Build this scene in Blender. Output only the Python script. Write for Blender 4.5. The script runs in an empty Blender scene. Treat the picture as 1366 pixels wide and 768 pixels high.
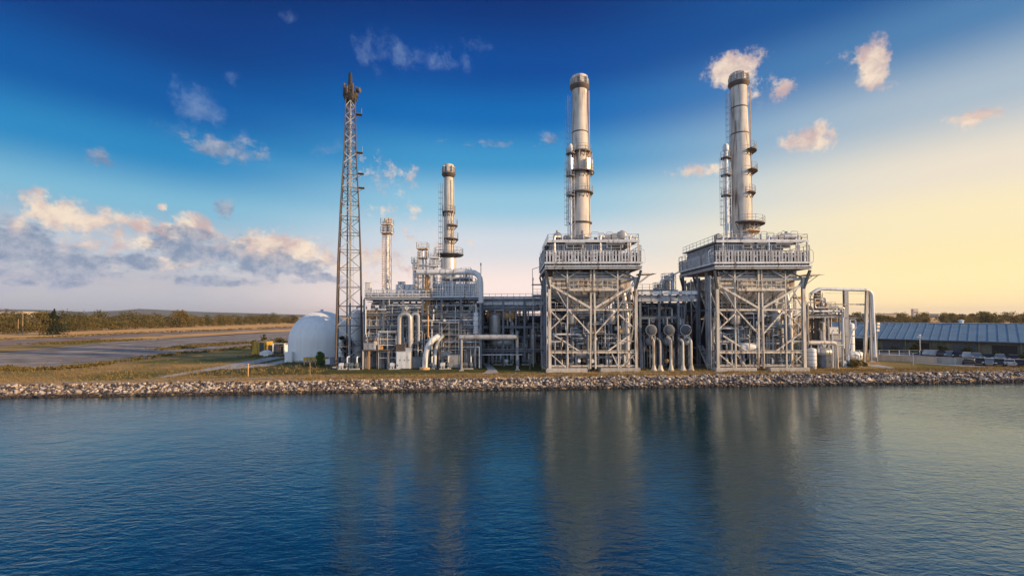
import bpy, math, random
from mathutils import Vector, Matrix
random.seed(7)
R = math.radians
scene = bpy.context.scene
COL = scene.collection

# ------------------------------------------------------------------ camera model (pixels of a 1366 x 768 photograph)
F_PX, PITCH, ROLL = 600.0, R(1.3), R(-0.2)
CAM = Vector((0, 0, 10.4))
GZ = 1.3                       # ground level, water is 0
AX_Y = 421 - F_PX * math.tan(PITCH)
def ray(px, py):
    u, v = (px - 683) / F_PX, (AX_Y - py) / F_PX
    c, s = math.cos(ROLL), math.sin(ROLL)
    u, v = u * c - v * s, u * s + v * c
    cp, sp = math.cos(PITCH), math.sin(PITCH)
    return Vector((u, cp - v * sp, sp + v * cp))
def P(px, py, Y):
    d = ray(px, py); d = d * (Y / d.y)
    return CAM + d
def X(px, Y, py=421): return P(px, py, Y).x
def Z(py, Y, px=683): return P(px, py, Y).z
def G(px, py, z=GZ):
    d = ray(px, py); t = (z - CAM.z) / d.z
    return CAM + d * t

# ------------------------------------------------------------------ materials
def mat(name, col, rough=0.55, metal=0.0, var=0.18, rust=0.0, scale=1.0, bump=0.0, dirt=0.0, spec=None):
    m = bpy.data.materials.new(name); m.use_nodes = True
    nt = m.node_tree; N = nt.nodes; L = nt.links
    b = N['Principled BSDF']; b.inputs['Roughness'].default_value = rough; b.inputs['Metallic'].default_value = metal
    if spec is not None: b.inputs['Specular IOR Level'].default_value = spec
    geo = N.new('ShaderNodeNewGeometry')
    oi = N.new('ShaderNodeObjectInfo')
    no = N.new('ShaderNodeTexNoise'); no.inputs['Scale'].default_value = 0.9 * scale; no.inputs['Detail'].default_value = 6
    L.new(geo.outputs['Position'], no.inputs['Vector'])
    mp = N.new('ShaderNodeMapping'); mp.inputs['Scale'].default_value = (2.5 * scale, 2.5 * scale, 0.25 * scale)
    L.new(geo.outputs['Position'], mp.inputs['Vector'])
    st = N.new('ShaderNodeTexNoise'); st.inputs['Scale'].default_value = 1.0; st.inputs['Detail'].default_value = 4
    L.new(mp.outputs['Vector'], st.inputs['Vector'])
    hsv = N.new('ShaderNodeHueSaturation'); hsv.inputs['Color'].default_value = (*col, 1)
    a = N.new('ShaderNodeMath'); a.operation = 'MULTIPLY_ADD'; a.inputs[1].default_value = var * 2.4; a.inputs[2].default_value = 1 - var * 1.2
    L.new(no.outputs['Fac'], a.inputs[0])
    a2 = N.new('ShaderNodeMath'); a2.operation = 'MULTIPLY_ADD'; a2.inputs[1].default_value = var; a2.inputs[2].default_value = -var * 0.5
    L.new(oi.outputs['Random'], a2.inputs[0])
    a3 = N.new('ShaderNodeMath'); a3.operation = 'ADD'; L.new(a.outputs[0], a3.inputs[0]); L.new(a2.outputs[0], a3.inputs[1])
    L.new(a3.outputs[0], hsv.inputs['Value'])
    out = hsv.outputs['Color']
    if rust > 0:
        rr = N.new('ShaderNodeMapRange'); rr.inputs['From Min'].default_value = 0.62 - rust * 0.3; rr.inputs['From Max'].default_value = 0.75 - rust * 0.2
        L.new(st.outputs['Fac'], rr.inputs['Value'])
        mx = N.new('ShaderNodeMix'); mx.data_type = 'RGBA'; mx.inputs['B'].default_value = (0.16, 0.075, 0.035, 1)
        L.new(rr.outputs[0], mx.inputs['Factor']); L.new(out, mx.inputs['A']); out = mx.outputs['Result']
    if dirt > 0:
        rr = N.new('ShaderNodeMapRange'); rr.inputs['From Min'].default_value = 0.45; rr.inputs['From Max'].default_value = 0.7; rr.inputs['To Max'].default_value = dirt
        L.new(st.outputs['Fac'], rr.inputs['Value'])
        mx = N.new('ShaderNodeMix'); mx.data_type = 'RGBA'; mx.inputs['B'].default_value = (0.09, 0.08, 0.07, 1)
        L.new(rr.outputs[0], mx.inputs['Factor']); L.new(out, mx.inputs['A']); out = mx.outputs['Result']
    L.new(out, b.inputs['Base Color'])
    if bump:
        bp = N.new('ShaderNodeBump'); bp.inputs['Strength'].default_value = bump; bp.inputs['Distance'].default_value = 0.05
        L.new(no.outputs['Fac'], bp.inputs['Height']); L.new(bp.outputs[0], b.inputs['Normal'])
    return m

M = dict(
    cream=mat('cream_paint', (0.58, 0.55, 0.49), 0.6, 0, 0.2, rust=0.28, dirt=0.3),
    screen=mat('screen_slat_paint', (0.46, 0.50, 0.56), 0.5, 0, 0.3, rust=0.12, dirt=0.4),
    hopper=mat('hopper_plate', (0.66, 0.60, 0.52), 0.6, 0, 0.2, rust=0.3, dirt=0.3),
    steel=mat('grey_steel_paint', (0.33, 0.36, 0.40), 0.5, 0, 0.25, rust=0.12, dirt=0.35),
    lsteel=mat('light_steel_paint', (0.61, 0.66, 0.71), 0.45, 0, 0.2, rust=0.06, dirt=0.3),
    dsteel=mat('dark_steel_and_shade', (0.045, 0.062, 0.085), 0.55, 0, 0.4, rust=0.15),  # dark steel; also puts the shade of inner parts into the colour
    msteel=mat('blue_grey_steel_and_shade', (0.13, 0.165, 0.21), 0.5, 0, 0.45, rust=0.1, dirt=0.3),  # blue grey steel; doubles as painted shade for rack and frame interiors
    alu=mat('aluminium_cladding', (0.6, 0.6, 0.6), 0.35, 0.55, 0.18, dirt=0.35),
    dalu=mat('dull_cladding', (0.36, 0.37, 0.38), 0.42, 0.4, 0.25, dirt=0.4),
    concrete=mat('weathered_concrete', (0.43, 0.42, 0.40), 0.85, 0, 0.18, dirt=0.3, bump=0.3),
    stack=mat('stack_coating', (0.55, 0.525, 0.485), 0.75, 0, 0.2, rust=0.12, dirt=0.5, scale=0.7),
    brown=mat('red_brown_primer', (0.085, 0.07, 0.065), 0.7, 0, 0.35, rust=0.2),
    ochre=mat('ochre_steel_and_sun_glow', (0.58, 0.36, 0.17), 0.6, 0, 0.3, rust=0.3),  # ochre steel; also paints low sun on drums, scaffolds and risers
    white=mat('white_paint', (0.74, 0.77, 0.79), 0.45, 0, 0.06, dirt=0.12, scale=0.5),
    roofblue=mat('weathered_blue_metal_roof', (0.15, 0.25, 0.34), 0.45, 0.1, 0.22, dirt=0.3, scale=0.4),
    black=mat('black_opening', (0.015, 0.016, 0.018), 0.7, 0, 0.2),
    glass=mat('dark_glass', (0.03, 0.04, 0.05), 0.08, 0, 0.05),
    rubber=mat('tyre_rubber', (0.02, 0.02, 0.02), 0.8, 0, 0.1),
    bark=mat('bark', (0.09, 0.06, 0.04), 0.9, 0, 0.3),
    timber=mat('weathered_timber', (0.30, 0.22, 0.14), 0.8, 0, 0.2),
    yellow=mat('yellow_painted_steel', (0.52, 0.34, 0.04), 0.5, 0, 0.25, rust=0.3),
    tan=mat('tan_block_wall', (0.50, 0.39, 0.29), 0.85, 0, 0.15, dirt=0.2),
    carw=mat('white_car_paint', (0.4, 0.4, 0.41), 0.25, 0, 0.05),
    carb=mat('black_car_paint', (0.03, 0.03, 0.035), 0.25, 0, 0.05),
    cars=mat('silver_car_paint', (0.26, 0.28, 0.30), 0.3, 0.4, 0.05),
    carr=mat('dark_red_car_paint', (0.10, 0.02, 0.02), 0.25, 0, 0.05),
    farwall=mat('far_building_wall', (0.45, 0.40, 0.35), 0.8, 0, 0.15),
)

def foliage_mat(name, c1, c2):
    m = bpy.data.materials.new(name); m.use_nodes = True
    nt = m.node_tree; N = nt.nodes; L = nt.links; b = N['Principled BSDF']
    b.inputs['Roughness'].default_value = 0.8; b.inputs['Specular IOR Level'].default_value = 0.15
    g = N.new('ShaderNodeNewGeometry'); oi = N.new('ShaderNodeObjectInfo')
    no = N.new('ShaderNodeTexNoise'); no.inputs['Scale'].default_value = 0.5; no.inputs['Detail'].default_value = 3
    L.new(g.outputs['Position'], no.inputs['Vector'])
    ad = N.new('ShaderNodeMath'); ad.operation = 'MULTIPLY_ADD'; ad.inputs[1].default_value = 0.45
    L.new(g.outputs['Random Per Island'], ad.inputs[0])
    mm = N.new('ShaderNodeMath'); mm.operation = 'MULTIPLY_ADD'; mm.inputs[1].default_value = 1.4; mm.inputs[2].default_value = -0.45
    L.new(no.outputs['Fac'], mm.inputs[0]); L.new(mm.outputs[0], ad.inputs[2])
    a2 = N.new('ShaderNodeMath'); a2.operation = 'MULTIPLY_ADD'; a2.inputs[1].default_value = 0.4; L.new(oi.outputs['Random'], a2.inputs[0]); L.new(ad.outputs[0], a2.inputs[2])
    mx = N.new('ShaderNodeMix'); mx.data_type = 'RGBA'; mx.clamp_factor = True
    mx.inputs['A'].default_value = (*c1, 1); mx.inputs['B'].default_value = (*c2, 1)
    L.new(a2.outputs[0], mx.inputs['Factor']); L.new(mx.outputs['Result'], b.inputs['Base Color'])
    tr = N.new('ShaderNodeBsdfTranslucent'); L.new(mx.outputs['Result'], tr.inputs['Color'])
    ms = N.new('ShaderNodeMixShader'); ms.inputs[0].default_value = 0.25
    L.new(b.outputs[0], ms.inputs[1]); L.new(tr.outputs[0], ms.inputs[2]); L.new(ms.outputs[0], N['Material Output'].inputs['Surface'])
    return m
M['leaf_olive'] = foliage_mat('olive_foliage', (0.045, 0.045, 0.016), (0.19, 0.15, 0.05))
M['leaf_green'] = foliage_mat('green_foliage', (0.025, 0.035, 0.012), (0.12, 0.11, 0.035))
M['leaf_dark'] = foliage_mat('dark_conifer_foliage', (0.008, 0.016, 0.010), (0.03, 0.045, 0.022))
M['leaf_dry'] = foliage_mat('dry_grass_blades', (0.10, 0.09, 0.035), (0.34, 0.24, 0.10))
M['leaf_palm'] = foliage_mat('bright_green_foliage', (0.03, 0.08, 0.02), (0.10, 0.2, 0.05))

# ------------------------------------------------------------------ mesh builder
class MB:
    def __init__(s): s.v = []; s.f = []
    def add(s, vs, fs):
        o = len(s.v); s.v.extend(vs); s.f.extend([tuple(i + o for i in f) for f in fs]); return s
    def box(s, c, d, rz=0.0):
        hx, hy, hz = d[0] / 2, d[1] / 2, d[2] / 2
        cr, sr = math.cos(rz), math.sin(rz); vs = []
        for x, y, z in ((-1,-1,-1),(1,-1,-1),(1,1,-1),(-1,1,-1),(-1,-1,1),(1,-1,1),(1,1,1),(-1,1,1)):
            lx, ly = x * hx, y * hy
            vs.append((c[0] + lx * cr - ly * sr, c[1] + lx * sr + ly * cr, c[2] + z * hz))
        return s.add(vs, [(0,3,2,1),(4,5,6,7),(0,1,5,4),(1,2,6,5),(2,3,7,6),(3,0,4,7)])
    def bx(s, x0, x1, y0, y1, z0, z1): return s.box(((x0+x1)/2, (y0+y1)/2, (z0+z1)/2), (x1-x0, y1-y0, z1-z0))
    def bar(s, a, b, w, h=None):
        a, b = Vector(a), Vector(b); h = h or w
        d = (b - a)
        if d.length < 1e-6: return s
        d.normalize(); up = Vector((0, 0, 1)) if abs(d.z) < 0.95 else Vector((0, 1, 0))
        x = d.cross(up).normalized(); y = x.cross(d).normalized(); vs = []
        for p in (a, b):
            for i, j in ((-1,-1),(1,-1),(1,1),(-1,1)): vs.append(tuple(p + x * i * w / 2 + y * j * h / 2))
        return s.add(vs, [(0,1,2,3),(7,6,5,4),(0,4,5,1),(1,5,6,2),(2,6,7,3),(3,7,4,0)])
    def hbeam(s, a, b, w, h):
        """an I section: two flanges and a web"""
        a, b = Vector(a), Vector(b); d = (b - a).normalized()
        up = Vector((0, 0, 1)) if abs(d.z) < 0.95 else Vector((0, 1, 0))
        x = d.cross(up).normalized(); y = x.cross(d).normalized(); t = h * 0.12
        s.bar(a + y * (h/2 - t/2), b + y * (h/2 - t/2), w, t); s.bar(a - y * (h/2 - t/2), b - y * (h/2 - t/2), w, t)
        return s.bar(a, b, w * 0.16, h - 2 * t)
    def sweep(s, pts, r, n=10, caps=True):
        pts = [Vector(p) for p in pts]; rings = []
        rs = r if isinstance(r, (list, tuple)) else [r] * len(pts)
        t = (pts[1] - pts[0]).normalized()
        u = t.cross(Vector((0, 0, 1)))
        if u.length < 0.05: u = t.cross(Vector((0, 1, 0)))
        u.normalize(); o = len(s.v)
        for i, p in enumerate(pts):
            if i == 0: t = (pts[1] - p).normalized()
            elif i == len(pts) - 1: t = (p - pts[i-1]).normalized()
            else: t = ((pts[i+1] - p).normalized() + (p - pts[i-1]).normalized()).normalized()
            u = (u - t * u.dot(t)).normalized(); w = t.cross(u)
            for k in range(n):
                a = 2 * math.pi * k / n
                s.v.append(tuple(p + (u * math.cos(a) + w * math.sin(a)) * rs[i]))
        for i in range(len(pts) - 1):
            for k in range(n):
                k2 = (k + 1) % n
                s.f.append((o + i*n + k, o + i*n + k2, o + (i+1)*n + k2, o + (i+1)*n + k))
        if caps:
            s.f.append(tuple(o + k for k in range(n))[::-1]); s.f.append(tuple(o + (len(pts)-1)*n + k for k in range(n)))
        return s
    def pipe(s, pts, r, n=10, rb=None):
        """a pipe along corners with rounded elbows"""
        pts = [Vector(p) for p in pts]; rb = rb or 2.0 * r; out = [pts[0]]
        for i in range(1, len(pts) - 1):
            a, b, c = pts[i-1], pts[i], pts[i+1]
            q = min(rb, (a-b).length * 0.49, (c-b).length * 0.49)
            p0 = b + (a-b).normalized() * q; p1 = b + (c-b).normalized() * q
            for k in range(5):
                tt = k / 4; out.append(p0 * (1-tt)**2 + b * 2*tt*(1-tt) + p1 * tt**2)
        out.append(pts[-1])
        return s.sweep(out, r, n)
    def cyl(s, a, b, r, n=16, r2=None): return s.sweep([a, b], [r, r if r2 is None else r2], n)
    def lathe(s, c, prof, n=24, axis='z'):
        """profile of (radius, height) turned about an axis through c"""
        o = len(s.v)
        for r, h in prof:
            for k in range(n):
                a = 2 * math.pi * k / n; x, y = r * math.cos(a), r * math.sin(a)
                p = {'z': (x, y, h), 'x': (h, x, y), 'y': (x, h, y)}[axis]
                s.v.append((c[0] + p[0], c[1] + p[1], c[2] + p[2]))
        for i in range(len(prof) - 1):
            for k in range(n):
                k2 = (k + 1) % n; s.f.append((o+i*n+k, o+i*n+k2, o+(i+1)*n+k2, o+(i+1)*n+k))
        s.f.append(tuple(o + k for k in range(n))[::-1]); s.f.append(tuple(o + (len(prof)-1)*n + k for k in range(n)))
        return s
    def tor(s, c, Rr, r, n=28, m=6):
        pts = [(c[0] + Rr*math.cos(2*math.pi*k/n), c[1] + Rr*math.sin(2*math.pi*k/n), c[2]) for k in range(n+1)]
        return s.sweep(pts, r, m, caps=False)
    def rail(s, pts, h=1.1, step=1.3, r=0.035, mid=2, closed=False, kick=True):
        pts = [Vector(p) for p in pts]
        if closed: pts.append(pts[0])
        for a, b in zip(pts, pts[1:]):
            n = max(1, round((b-a).length / step))
            for k in range(n + 1):
                p = a.lerp(b, k / n); s.bar(p, p + Vector((0, 0, h)), r * 1.6)
            for k in range(mid):
                z = h * (1 - k * 0.5); s.bar(a + Vector((0,0,z)), b + Vector((0,0,z)), r * 1.6)
            if kick: s.bar(a + Vector((0,0,0.08)), b + Vector((0,0,0.08)), 0.03, 0.15)
        return s
    def build(s, name, m, parent=None, org=None, smooth=35):
        org = Vector(org) if org is not None else Vector((0, 0, 0))
        me = bpy.data.meshes.new(name)
        me.from_pydata([(v[0]-org.x, v[1]-org.y, v[2]-org.z) for v in s.v] if org.length else [tuple(v) for v in s.v], [], s.f)
        if isinstance(m, str): m = M[m]
        me.materials.append(m)
        if smooth:
            me.polygons.foreach_set('use_smooth', [True] * len(me.polygons))
            me.set_sharp_from_angle(angle=R(smooth))
        me.update()
        o = bpy.data.objects.new(name, me); COL.objects.link(o)
        if parent is not None: o.parent = parent
        else: o.location = org
        return o
def tag(o, label=None, cat=None, group=None, kind=None):
    if label: o['label'] = label
    if cat: o['category'] = cat
    if group: o['group'] = group
    if kind: o['kind'] = kind
    return o
class Thing:
    """an Empty at the base; parts are built in world coordinates or, with local=True, in the thing's own"""
    def __init__(s, name, label, cat, loc, group=None, local=False, rz=0):
        s.o = bpy.data.objects.new(name, None); COL.objects.link(s.o); s.o.empty_display_size = 0.3
        s.o.location = loc; s.o.rotation_euler.z = rz; s.loc = Vector(loc); s.local = local; tag(s.o, label, cat, group)
    def part(s, name, mb, m, parent=None, label=None, smooth=35):
        o = mb.build(name, m, parent or s.o, None if s.local else s.loc, smooth)
        if label: o['label'] = label
        return o
def copy_tree(o, parent=None):
    c = o.copy(); COL.objects.link(c); c.parent = parent
    for ch in o.children: copy_tree(ch, c)
    return c
V = Vector
def gy(Y, px=683): return Y
RNG = random.Random(11)

# ------------------------------------------------------------------ setting: ground, bank, water
def shore_top(x): return 66.2 + 0.072 * max(-160, min(160, x))
def shore_bot(x): return 63.3 + 0.072 * max(-160, min(160, x))
xs = [-9000, -3000, -800, -300, -160, -120] + list(range(-100, 121, 10)) + [160, 300, 800, 3000, 9000]
rows = [lambda x: (shore_bot(x) - 8, -4.0), lambda x: (shore_bot(x), -0.15), lambda x: (shore_top(x), GZ), lambda x: (110 + 0.0 * x, GZ),
        lambda x: (400, GZ), lambda x: (1500, GZ), lambda x: (9000, GZ)]
mb = MB()
for f in rows:
    for x in xs: y, z = f(x); mb.v.append((x, y, z))
n = len(xs)
for i in range(len(rows) - 1):
    for k in range(n - 1): mb.f.append((i*n+k, i*n+k+1, (i+1)*n+k+1, (i+1)*n+k))

def ground_mat():
    m = bpy.data.materials.new('grassy_ground'); m.use_nodes = True
    nt = m.node_tree; N = nt.nodes; L = nt.links; b = N['Principled BSDF']; b.inputs['Roughness'].default_value = 0.95; b.inputs['Specular IOR Level'].default_value = 0.1
    g = N.new('ShaderNodeNewGeometry')
    def noise(sc, det=5, mpsc=None):
        t = N.new('ShaderNodeTexNoise'); t.inputs['Scale'].default_value = sc; t.inputs['Detail'].default_value = det
        if mpsc:
            mp = N.new('ShaderNodeMapping'); mp.inputs['Scale'].default_value = mpsc; L.new(g.outputs['Position'], mp.inputs['Vector']); L.new(mp.outputs[0], t.inputs['Vector'])
        else: L.new(g.outputs['Position'], t.inputs['Vector'])
        return t.outputs['Fac']
    def mr(v, a, c, lo=0, hi=1):
        t = N.new('ShaderNodeMapRange'); t.inputs['From Min'].default_value = a; t.inputs['From Max'].default_value = c; t.inputs['To Min'].default_value = lo; t.inputs['To Max'].default_value = hi
        L.new(v, t.inputs['Value']); return t.outputs[0]
    def mix(f, A, B):
        t = N.new('ShaderNodeMix'); t.data_type = 'RGBA'; L.new(f, t.inputs['Factor'])
        for k, q in (('A', A), ('B', B)):
            if isinstance(q, tuple): t.inputs[k].default_value = (*q, 1)
            else: L.new(q, t.inputs[k])
        return t.outputs['Result']
    sep = N.new('ShaderNodeSeparateXYZ'); L.new(g.outputs['Position'], sep.inputs[0])
    fine = noise(3.0, 6); broad = noise(0.06, 4); streak = noise(1.0, 5, (0.02, 0.3, 1))
    green = mix(mr(fine, .35, .65), (0.06, 0.07, 0.022), (0.17, 0.16, 0.05))
    dry = mix(mr(fine, .35, .65), (0.27, 0.18, 0.07), (0.50, 0.33, 0.15))
    c = mix(mr(broad, .42, .60), green, dry)
    # the bare dry strip along the top of the bank, drier still to the west
    vm = N.new('ShaderNodeMath'); vm.operation = 'MULTIPLY_ADD'; vm.inputs[1].default_value = -0.072; L.new(sep.outputs['X'], vm.inputs[0]); L.new(sep.outputs['Y'], vm.inputs[2])
    wob = N.new('ShaderNodeMath'); wob.operation = 'MULTIPLY_ADD'; wob.inputs[1].default_value = 5.0; L.new(streak, wob.inputs[0]); L.new(vm.outputs[0], wob.inputs[2])
    c = mix(mr(wob.outputs[0], 70.3, 72.2, 1, 0), c, mix(mr(fine, .3, .7), (0.32, 0.21, 0.11), (0.56, 0.38, 0.21)))
    far = mr(sep.outputs['Y'], 150, 230)
    farcol = mix(mr(streak, .42, .58), (0.48, 0.29, 0.12), (0.74, 0.46, 0.20))
    c = mix(far, c, farcol)
    L.new(c, b.inputs['Base Color'])
    bp = N.new('ShaderNodeBump'); bp.inputs['Strength'].default_value = 0.6; bp.inputs['Distance'].default_value = 0.15; L.new(fine, bp.inputs['Height']); L.new(bp.outputs[0], b.inputs['Normal'])
    return m
M['ground'] = ground_mat()
tag(mb.build('ground', 'ground', smooth=0), 'flat grassy ground with a sloping bank down to the water', kind='structure')

def water_mat():
    m = bpy.data.materials.new('rippled_water'); m.use_nodes = True
    nt = m.node_tree; N = nt.nodes; L = nt.links; b = N['Principled BSDF']
    b.inputs['Base Color'].default_value = (0.001, 0.028, 0.034, 1); b.inputs['Roughness'].default_value = 0.04; b.inputs['IOR'].default_value = 2.9; b.inputs['Specular Tint'].default_value = (.68, .88, 1, 1)
    g = N.new('ShaderNodeNewGeometry')
    def layer(scale, msc, rot, dist, det, strength, prev=None):
        mp = N.new('ShaderNodeMapping'); mp.inputs['Scale'].default_value = msc; mp.inputs['Rotation'].default_value = (0, 0, rot); L.new(g.outputs['Position'], mp.inputs['Vector'])
        t = N.new('ShaderNodeTexNoise'); t.inputs['Scale'].default_value = scale; t.inputs['Detail'].default_value = det; t.inputs['Distortion'].default_value = 0.6; L.new(mp.outputs[0], t.inputs['Vector'])
        bp = N.new('ShaderNodeBump'); bp.inputs['Strength'].default_value = strength; bp.inputs['Distance'].default_value = dist; L.new(t.outputs['Fac'], bp.inputs['Height'])
        if prev: L.new(prev, bp.inputs['Normal'])
        return bp.outputs[0]
    a = layer(0.35, (1, 1.6, 1), R(20), 0.5, 3, 0.10)
    a = layer(1.3, (0.8, 2.2, 1), R(-24), 0.22, 5, 0.26, a)
    a = layer(4.5, (0.8, 1.8, 1), R(-30), 0.06, 3, 0.16, a)
    wind = N.new('ShaderNodeTexNoise'); wind.inputs['Scale'].default_value = 0.035; wind.inputs['Detail'].default_value = 3; L.new(g.outputs['Position'], wind.inputs['Vector'])
    wr = N.new('ShaderNodeMapRange'); wr.inputs['From Min'].default_value = .38; wr.inputs['From Max'].default_value = .62; wr.inputs['To Min'].default_value = .07; wr.inputs['To Max'].default_value = .27; L.new(wind.outputs['Fac'], wr.inputs['Value'])
    for n_ in N:
        if n_.type == 'BUMP' and abs(n_.inputs['Distance'].default_value - .22) < .01: L.new(wr.outputs[0], n_.inputs['Strength'])
    L.new(a, b.inputs['Normal'])
    return m
M['water'] = water_mat()
mb = MB(); mb.add([(-1500, -400, 0), (1500, -400, 0), (1500, 180, 0), (-1500, 180, 0)], [(0,1,2,3)])
mb.v[2] = (1500, shore_bot(160) + 1.0, 0); mb.v[3] = (-1500, shore_bot(160) + 1.0, 0)
tag(mb.build('water', 'water', smooth=0), 'dark rippled blue green water of the basin', kind='structure')

def sheet(name, pts, m, label, dz=0.007, rag=0.0):
    """a flat patch on the ground given by picture corners, subdivided along nothing"""
    mb = MB(); rs = random.Random(len(pts) + int(pts[0][0])); ps = []
    for (xa, ya), (xb, yb) in zip(pts, pts[1:] + pts[:1]):
        q = max(1, int(abs(xb - xa) / 7)); a_, b_ = G(xa, ya), G(xb, yb)
        for k in range(q):
            p = a_.lerp(b_, k / q); j = rag * min(3.0, p.y / 90) if k else 0
            p.x += rs.uniform(-j, j); p.y += rs.uniform(-j, j) * 1.2; ps.append(p)
    mb.add([(p.x, p.y, GZ + dz) for p in ps], [tuple(range(len(ps)))])
    o = mb.build(name, m, smooth=0); 
    if o.data.polygons[0].normal.z < 0: o.data.flip_normals()
    return tag(o, label, kind='structure')
def patchy(name, c1, c2, c3, sc=0.4, bump=0.4, stretch=(1,1,1)):
    m = bpy.data.materials.new(name); m.use_nodes = True
    nt = m.node_tree; N = nt.nodes; L = nt.links; b = N['Principled BSDF']; b.inputs['Roughness'].default_value = 0.95; b.inputs['Specular IOR Level'].default_value = 0.15
    g = N.new('ShaderNodeNewGeometry'); mp = N.new('ShaderNodeMapping'); mp.inputs['Scale'].default_value = stretch; L.new(g.outputs['Position'], mp.inputs['Vector'])
    t = N.new('ShaderNodeTexNoise'); t.inputs['Scale'].default_value = sc; t.inputs['Detail'].default_value = 7; t.inputs['Roughness'].default_value = 0.65; L.new(mp.outputs[0], t.inputs['Vector'])
    r = N.new('ShaderNodeValToRGB'); r.color_ramp.elements[0].position = 0.32; r.color_ramp.elements[1].position = 0.68
    r.color_ramp.elements[0].color = (*c1, 1); r.color_ramp.elements[1].color = (*c3, 1); e = r.color_ramp.elements.new(0.5); e.color = (*c2, 1)
    L.new(t.outputs['Fac'], r.inputs[0]); L.new(r.outputs[0], b.inputs['Base Color'])
    t2 = N.new('ShaderNodeTexNoise'); t2.inputs['Scale'].default_value = 6; L.new(g.outputs['Position'], t2.inputs['Vector'])
    bp = N.new('ShaderNodeBump'); bp.inputs['Strength'].default_value = bump; bp.inputs['Distance'].default_value = 0.08; L.new(t2.outputs['Fac'], bp.inputs['Height']); L.new(bp.outputs[0], b.inputs['Normal'])
    return m
M['gravel'] = patchy('grey_gravel', (0.09, 0.08, 0.072), (0.24, 0.22, 0.215), (0.37, 0.35, 0.345), 0.4, stretch=(0.35, 1.0, 1))
M['gravel2'] = patchy('dark_gravel', (0.09, 0.07, 0.06), (0.22, 0.18, 0.16), (0.44, 0.35, 0.28), 0.25, stretch=(0.25, 1.0, 1))
M['pathm'] = patchy('pale_path_surface', (0.27, 0.27, 0.28), (0.36, 0.36, 0.37), (0.45, 0.45, 0.46), 0.5)
M['tanpath'] = patchy('worn_sandy_track', (0.24, 0.19, 0.13), (0.33, 0.27, 0.20), (0.42, 0.36, 0.28), 0.6)
M['asphalt'] = patchy('car_park_asphalt', (0.16, 0.17, 0.19), (0.22, 0.235, 0.26), (0.30, 0.31, 0.34), 0.25)
M['scrub'] = patchy('rough_low_scrub', (0.03, 0.035, 0.012), (0.07, 0.065, 0.025), (0.14, 0.11, 0.045), 0.25)
M['lawnm'] = patchy('mown_grass', (0.03, 0.04, 0.012), (0.065, 0.07, 0.022), (0.12, 0.11, 0.035), 0.7)
sheet('lawn', [(230, 501), (430, 499), (683, 495.8), (722, 495.3), (722, 476), (400, 476), (330, 484)], 'lawnm', 'darker green mown grass in front of the racks', dz=0.003, rag=0.8)
sheet('gravel_road', [(-60, 468), (0, 462), (146, 451), (293, 443.5), (394, 438.2), (394, 436.2), (293, 440.5), (146, 446), (0, 454.5), (-60, 459)], 'gravel2', 'dark worn gravel road crossing the far field', rag=1.6)
sheet('gravel_yard', [(-80, 492), (0, 491), (29, 495), (88, 491.5), (146, 485), (228, 473), (300, 467), (345, 461), (394, 458), (394, 441), (293, 446.5), (146, 456), (0, 470), (-80, 478)], 'gravel', 'broad grey gravel yard left of the plant', rag=1.6)
sheet('path', [(205, 503.5), (222, 503.5), (345, 484), (392, 473), (392, 469.5), (340, 480)], 'pathm', 'pale narrow path running towards the white dome')
sheet('path', [(300, 493), (360, 488), (400, 479), (400, 476), (355, 484.5), (300, 490.5)], 'pathm', 'second pale path joining near the lattice mast', dz=0.011)
sheet('concrete_apron', [(482, 484), (642, 481), (642, 473), (482, 474)], 'asphalt', 'grey apron under the process racks')
sheet('worn_path', [(642, 499.5), (667, 499.5), (662, 493), (655, 486), (638, 481), (634, 482.5), (646, 487), (651, 493)], 'pathm', 'worn pale patch of path leading to the pipe racks')
sheet('bank_track', [(0, 513.6), (430, 503.6), (683, 500.4), (1000, 497.2), (1366, 492.5), (1500, 490), (1500, 487.5), (1366, 490.3), (1000, 495), (683, 498), (430, 501.3), (0, 511.0)], 'tanpath', 'worn sandy track along the top of the bank', dz=0.015)
sheet('car_park', [(1172, 468), (1560, 482), (1560, 500), (1366, 487.5), (1285, 488), (1250, 484), (1172, 474)], 'asphalt', 'pale asphalt car park before the long shed')
sheet('side_path', [(1155, 487), (1170, 486), (1213, 493.5), (1196, 493.8)], 'pathm', 'short pale path right of the pipe gantry')
sheet('service_lane', [(1218, 484), (1232, 482.5), (1372, 492), (1372, 494)], 'pathm', 'pale service lane below the car park', dz=0.019)

# distant hills
def hills(name, Y, pts, m, label):
    mb = MB(); o = 0; n = len(pts)
    rnd = random.Random(3)
    for px, h in pts:
        x = X(px, Y); mb.v += [(x, Y - h * 9 - 60, GZ - 0.5), (x, Y, GZ + h), (x, Y + h * 9 + 60, GZ - 0.5)]
    for k in range(n - 1):
        for j in range(2): mb.f.append((k*3+j, (k+1)*3+j, (k+1)*3+j+1, k*3+j+1))
    return tag(mb.build(name, m, smooth=80), label, kind='structure')
M['hill'] = patchy('wooded_hillside', (0.05, 0.06, 0.05), (0.09, 0.095, 0.07), (0.13, 0.12, 0.09), 0.004, 0)
hills('hills', 4200, [(-500, 8), (-200, 70), (-80, 95), (0, 88), (60, 78), (110, 60), (160, 70), (185, 86), (215, 76), (270, 55), (340, 40), (420, 22), (520, 8), (640, 0)], 'hill', 'low bluish hills on the horizon beyond the field')

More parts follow.
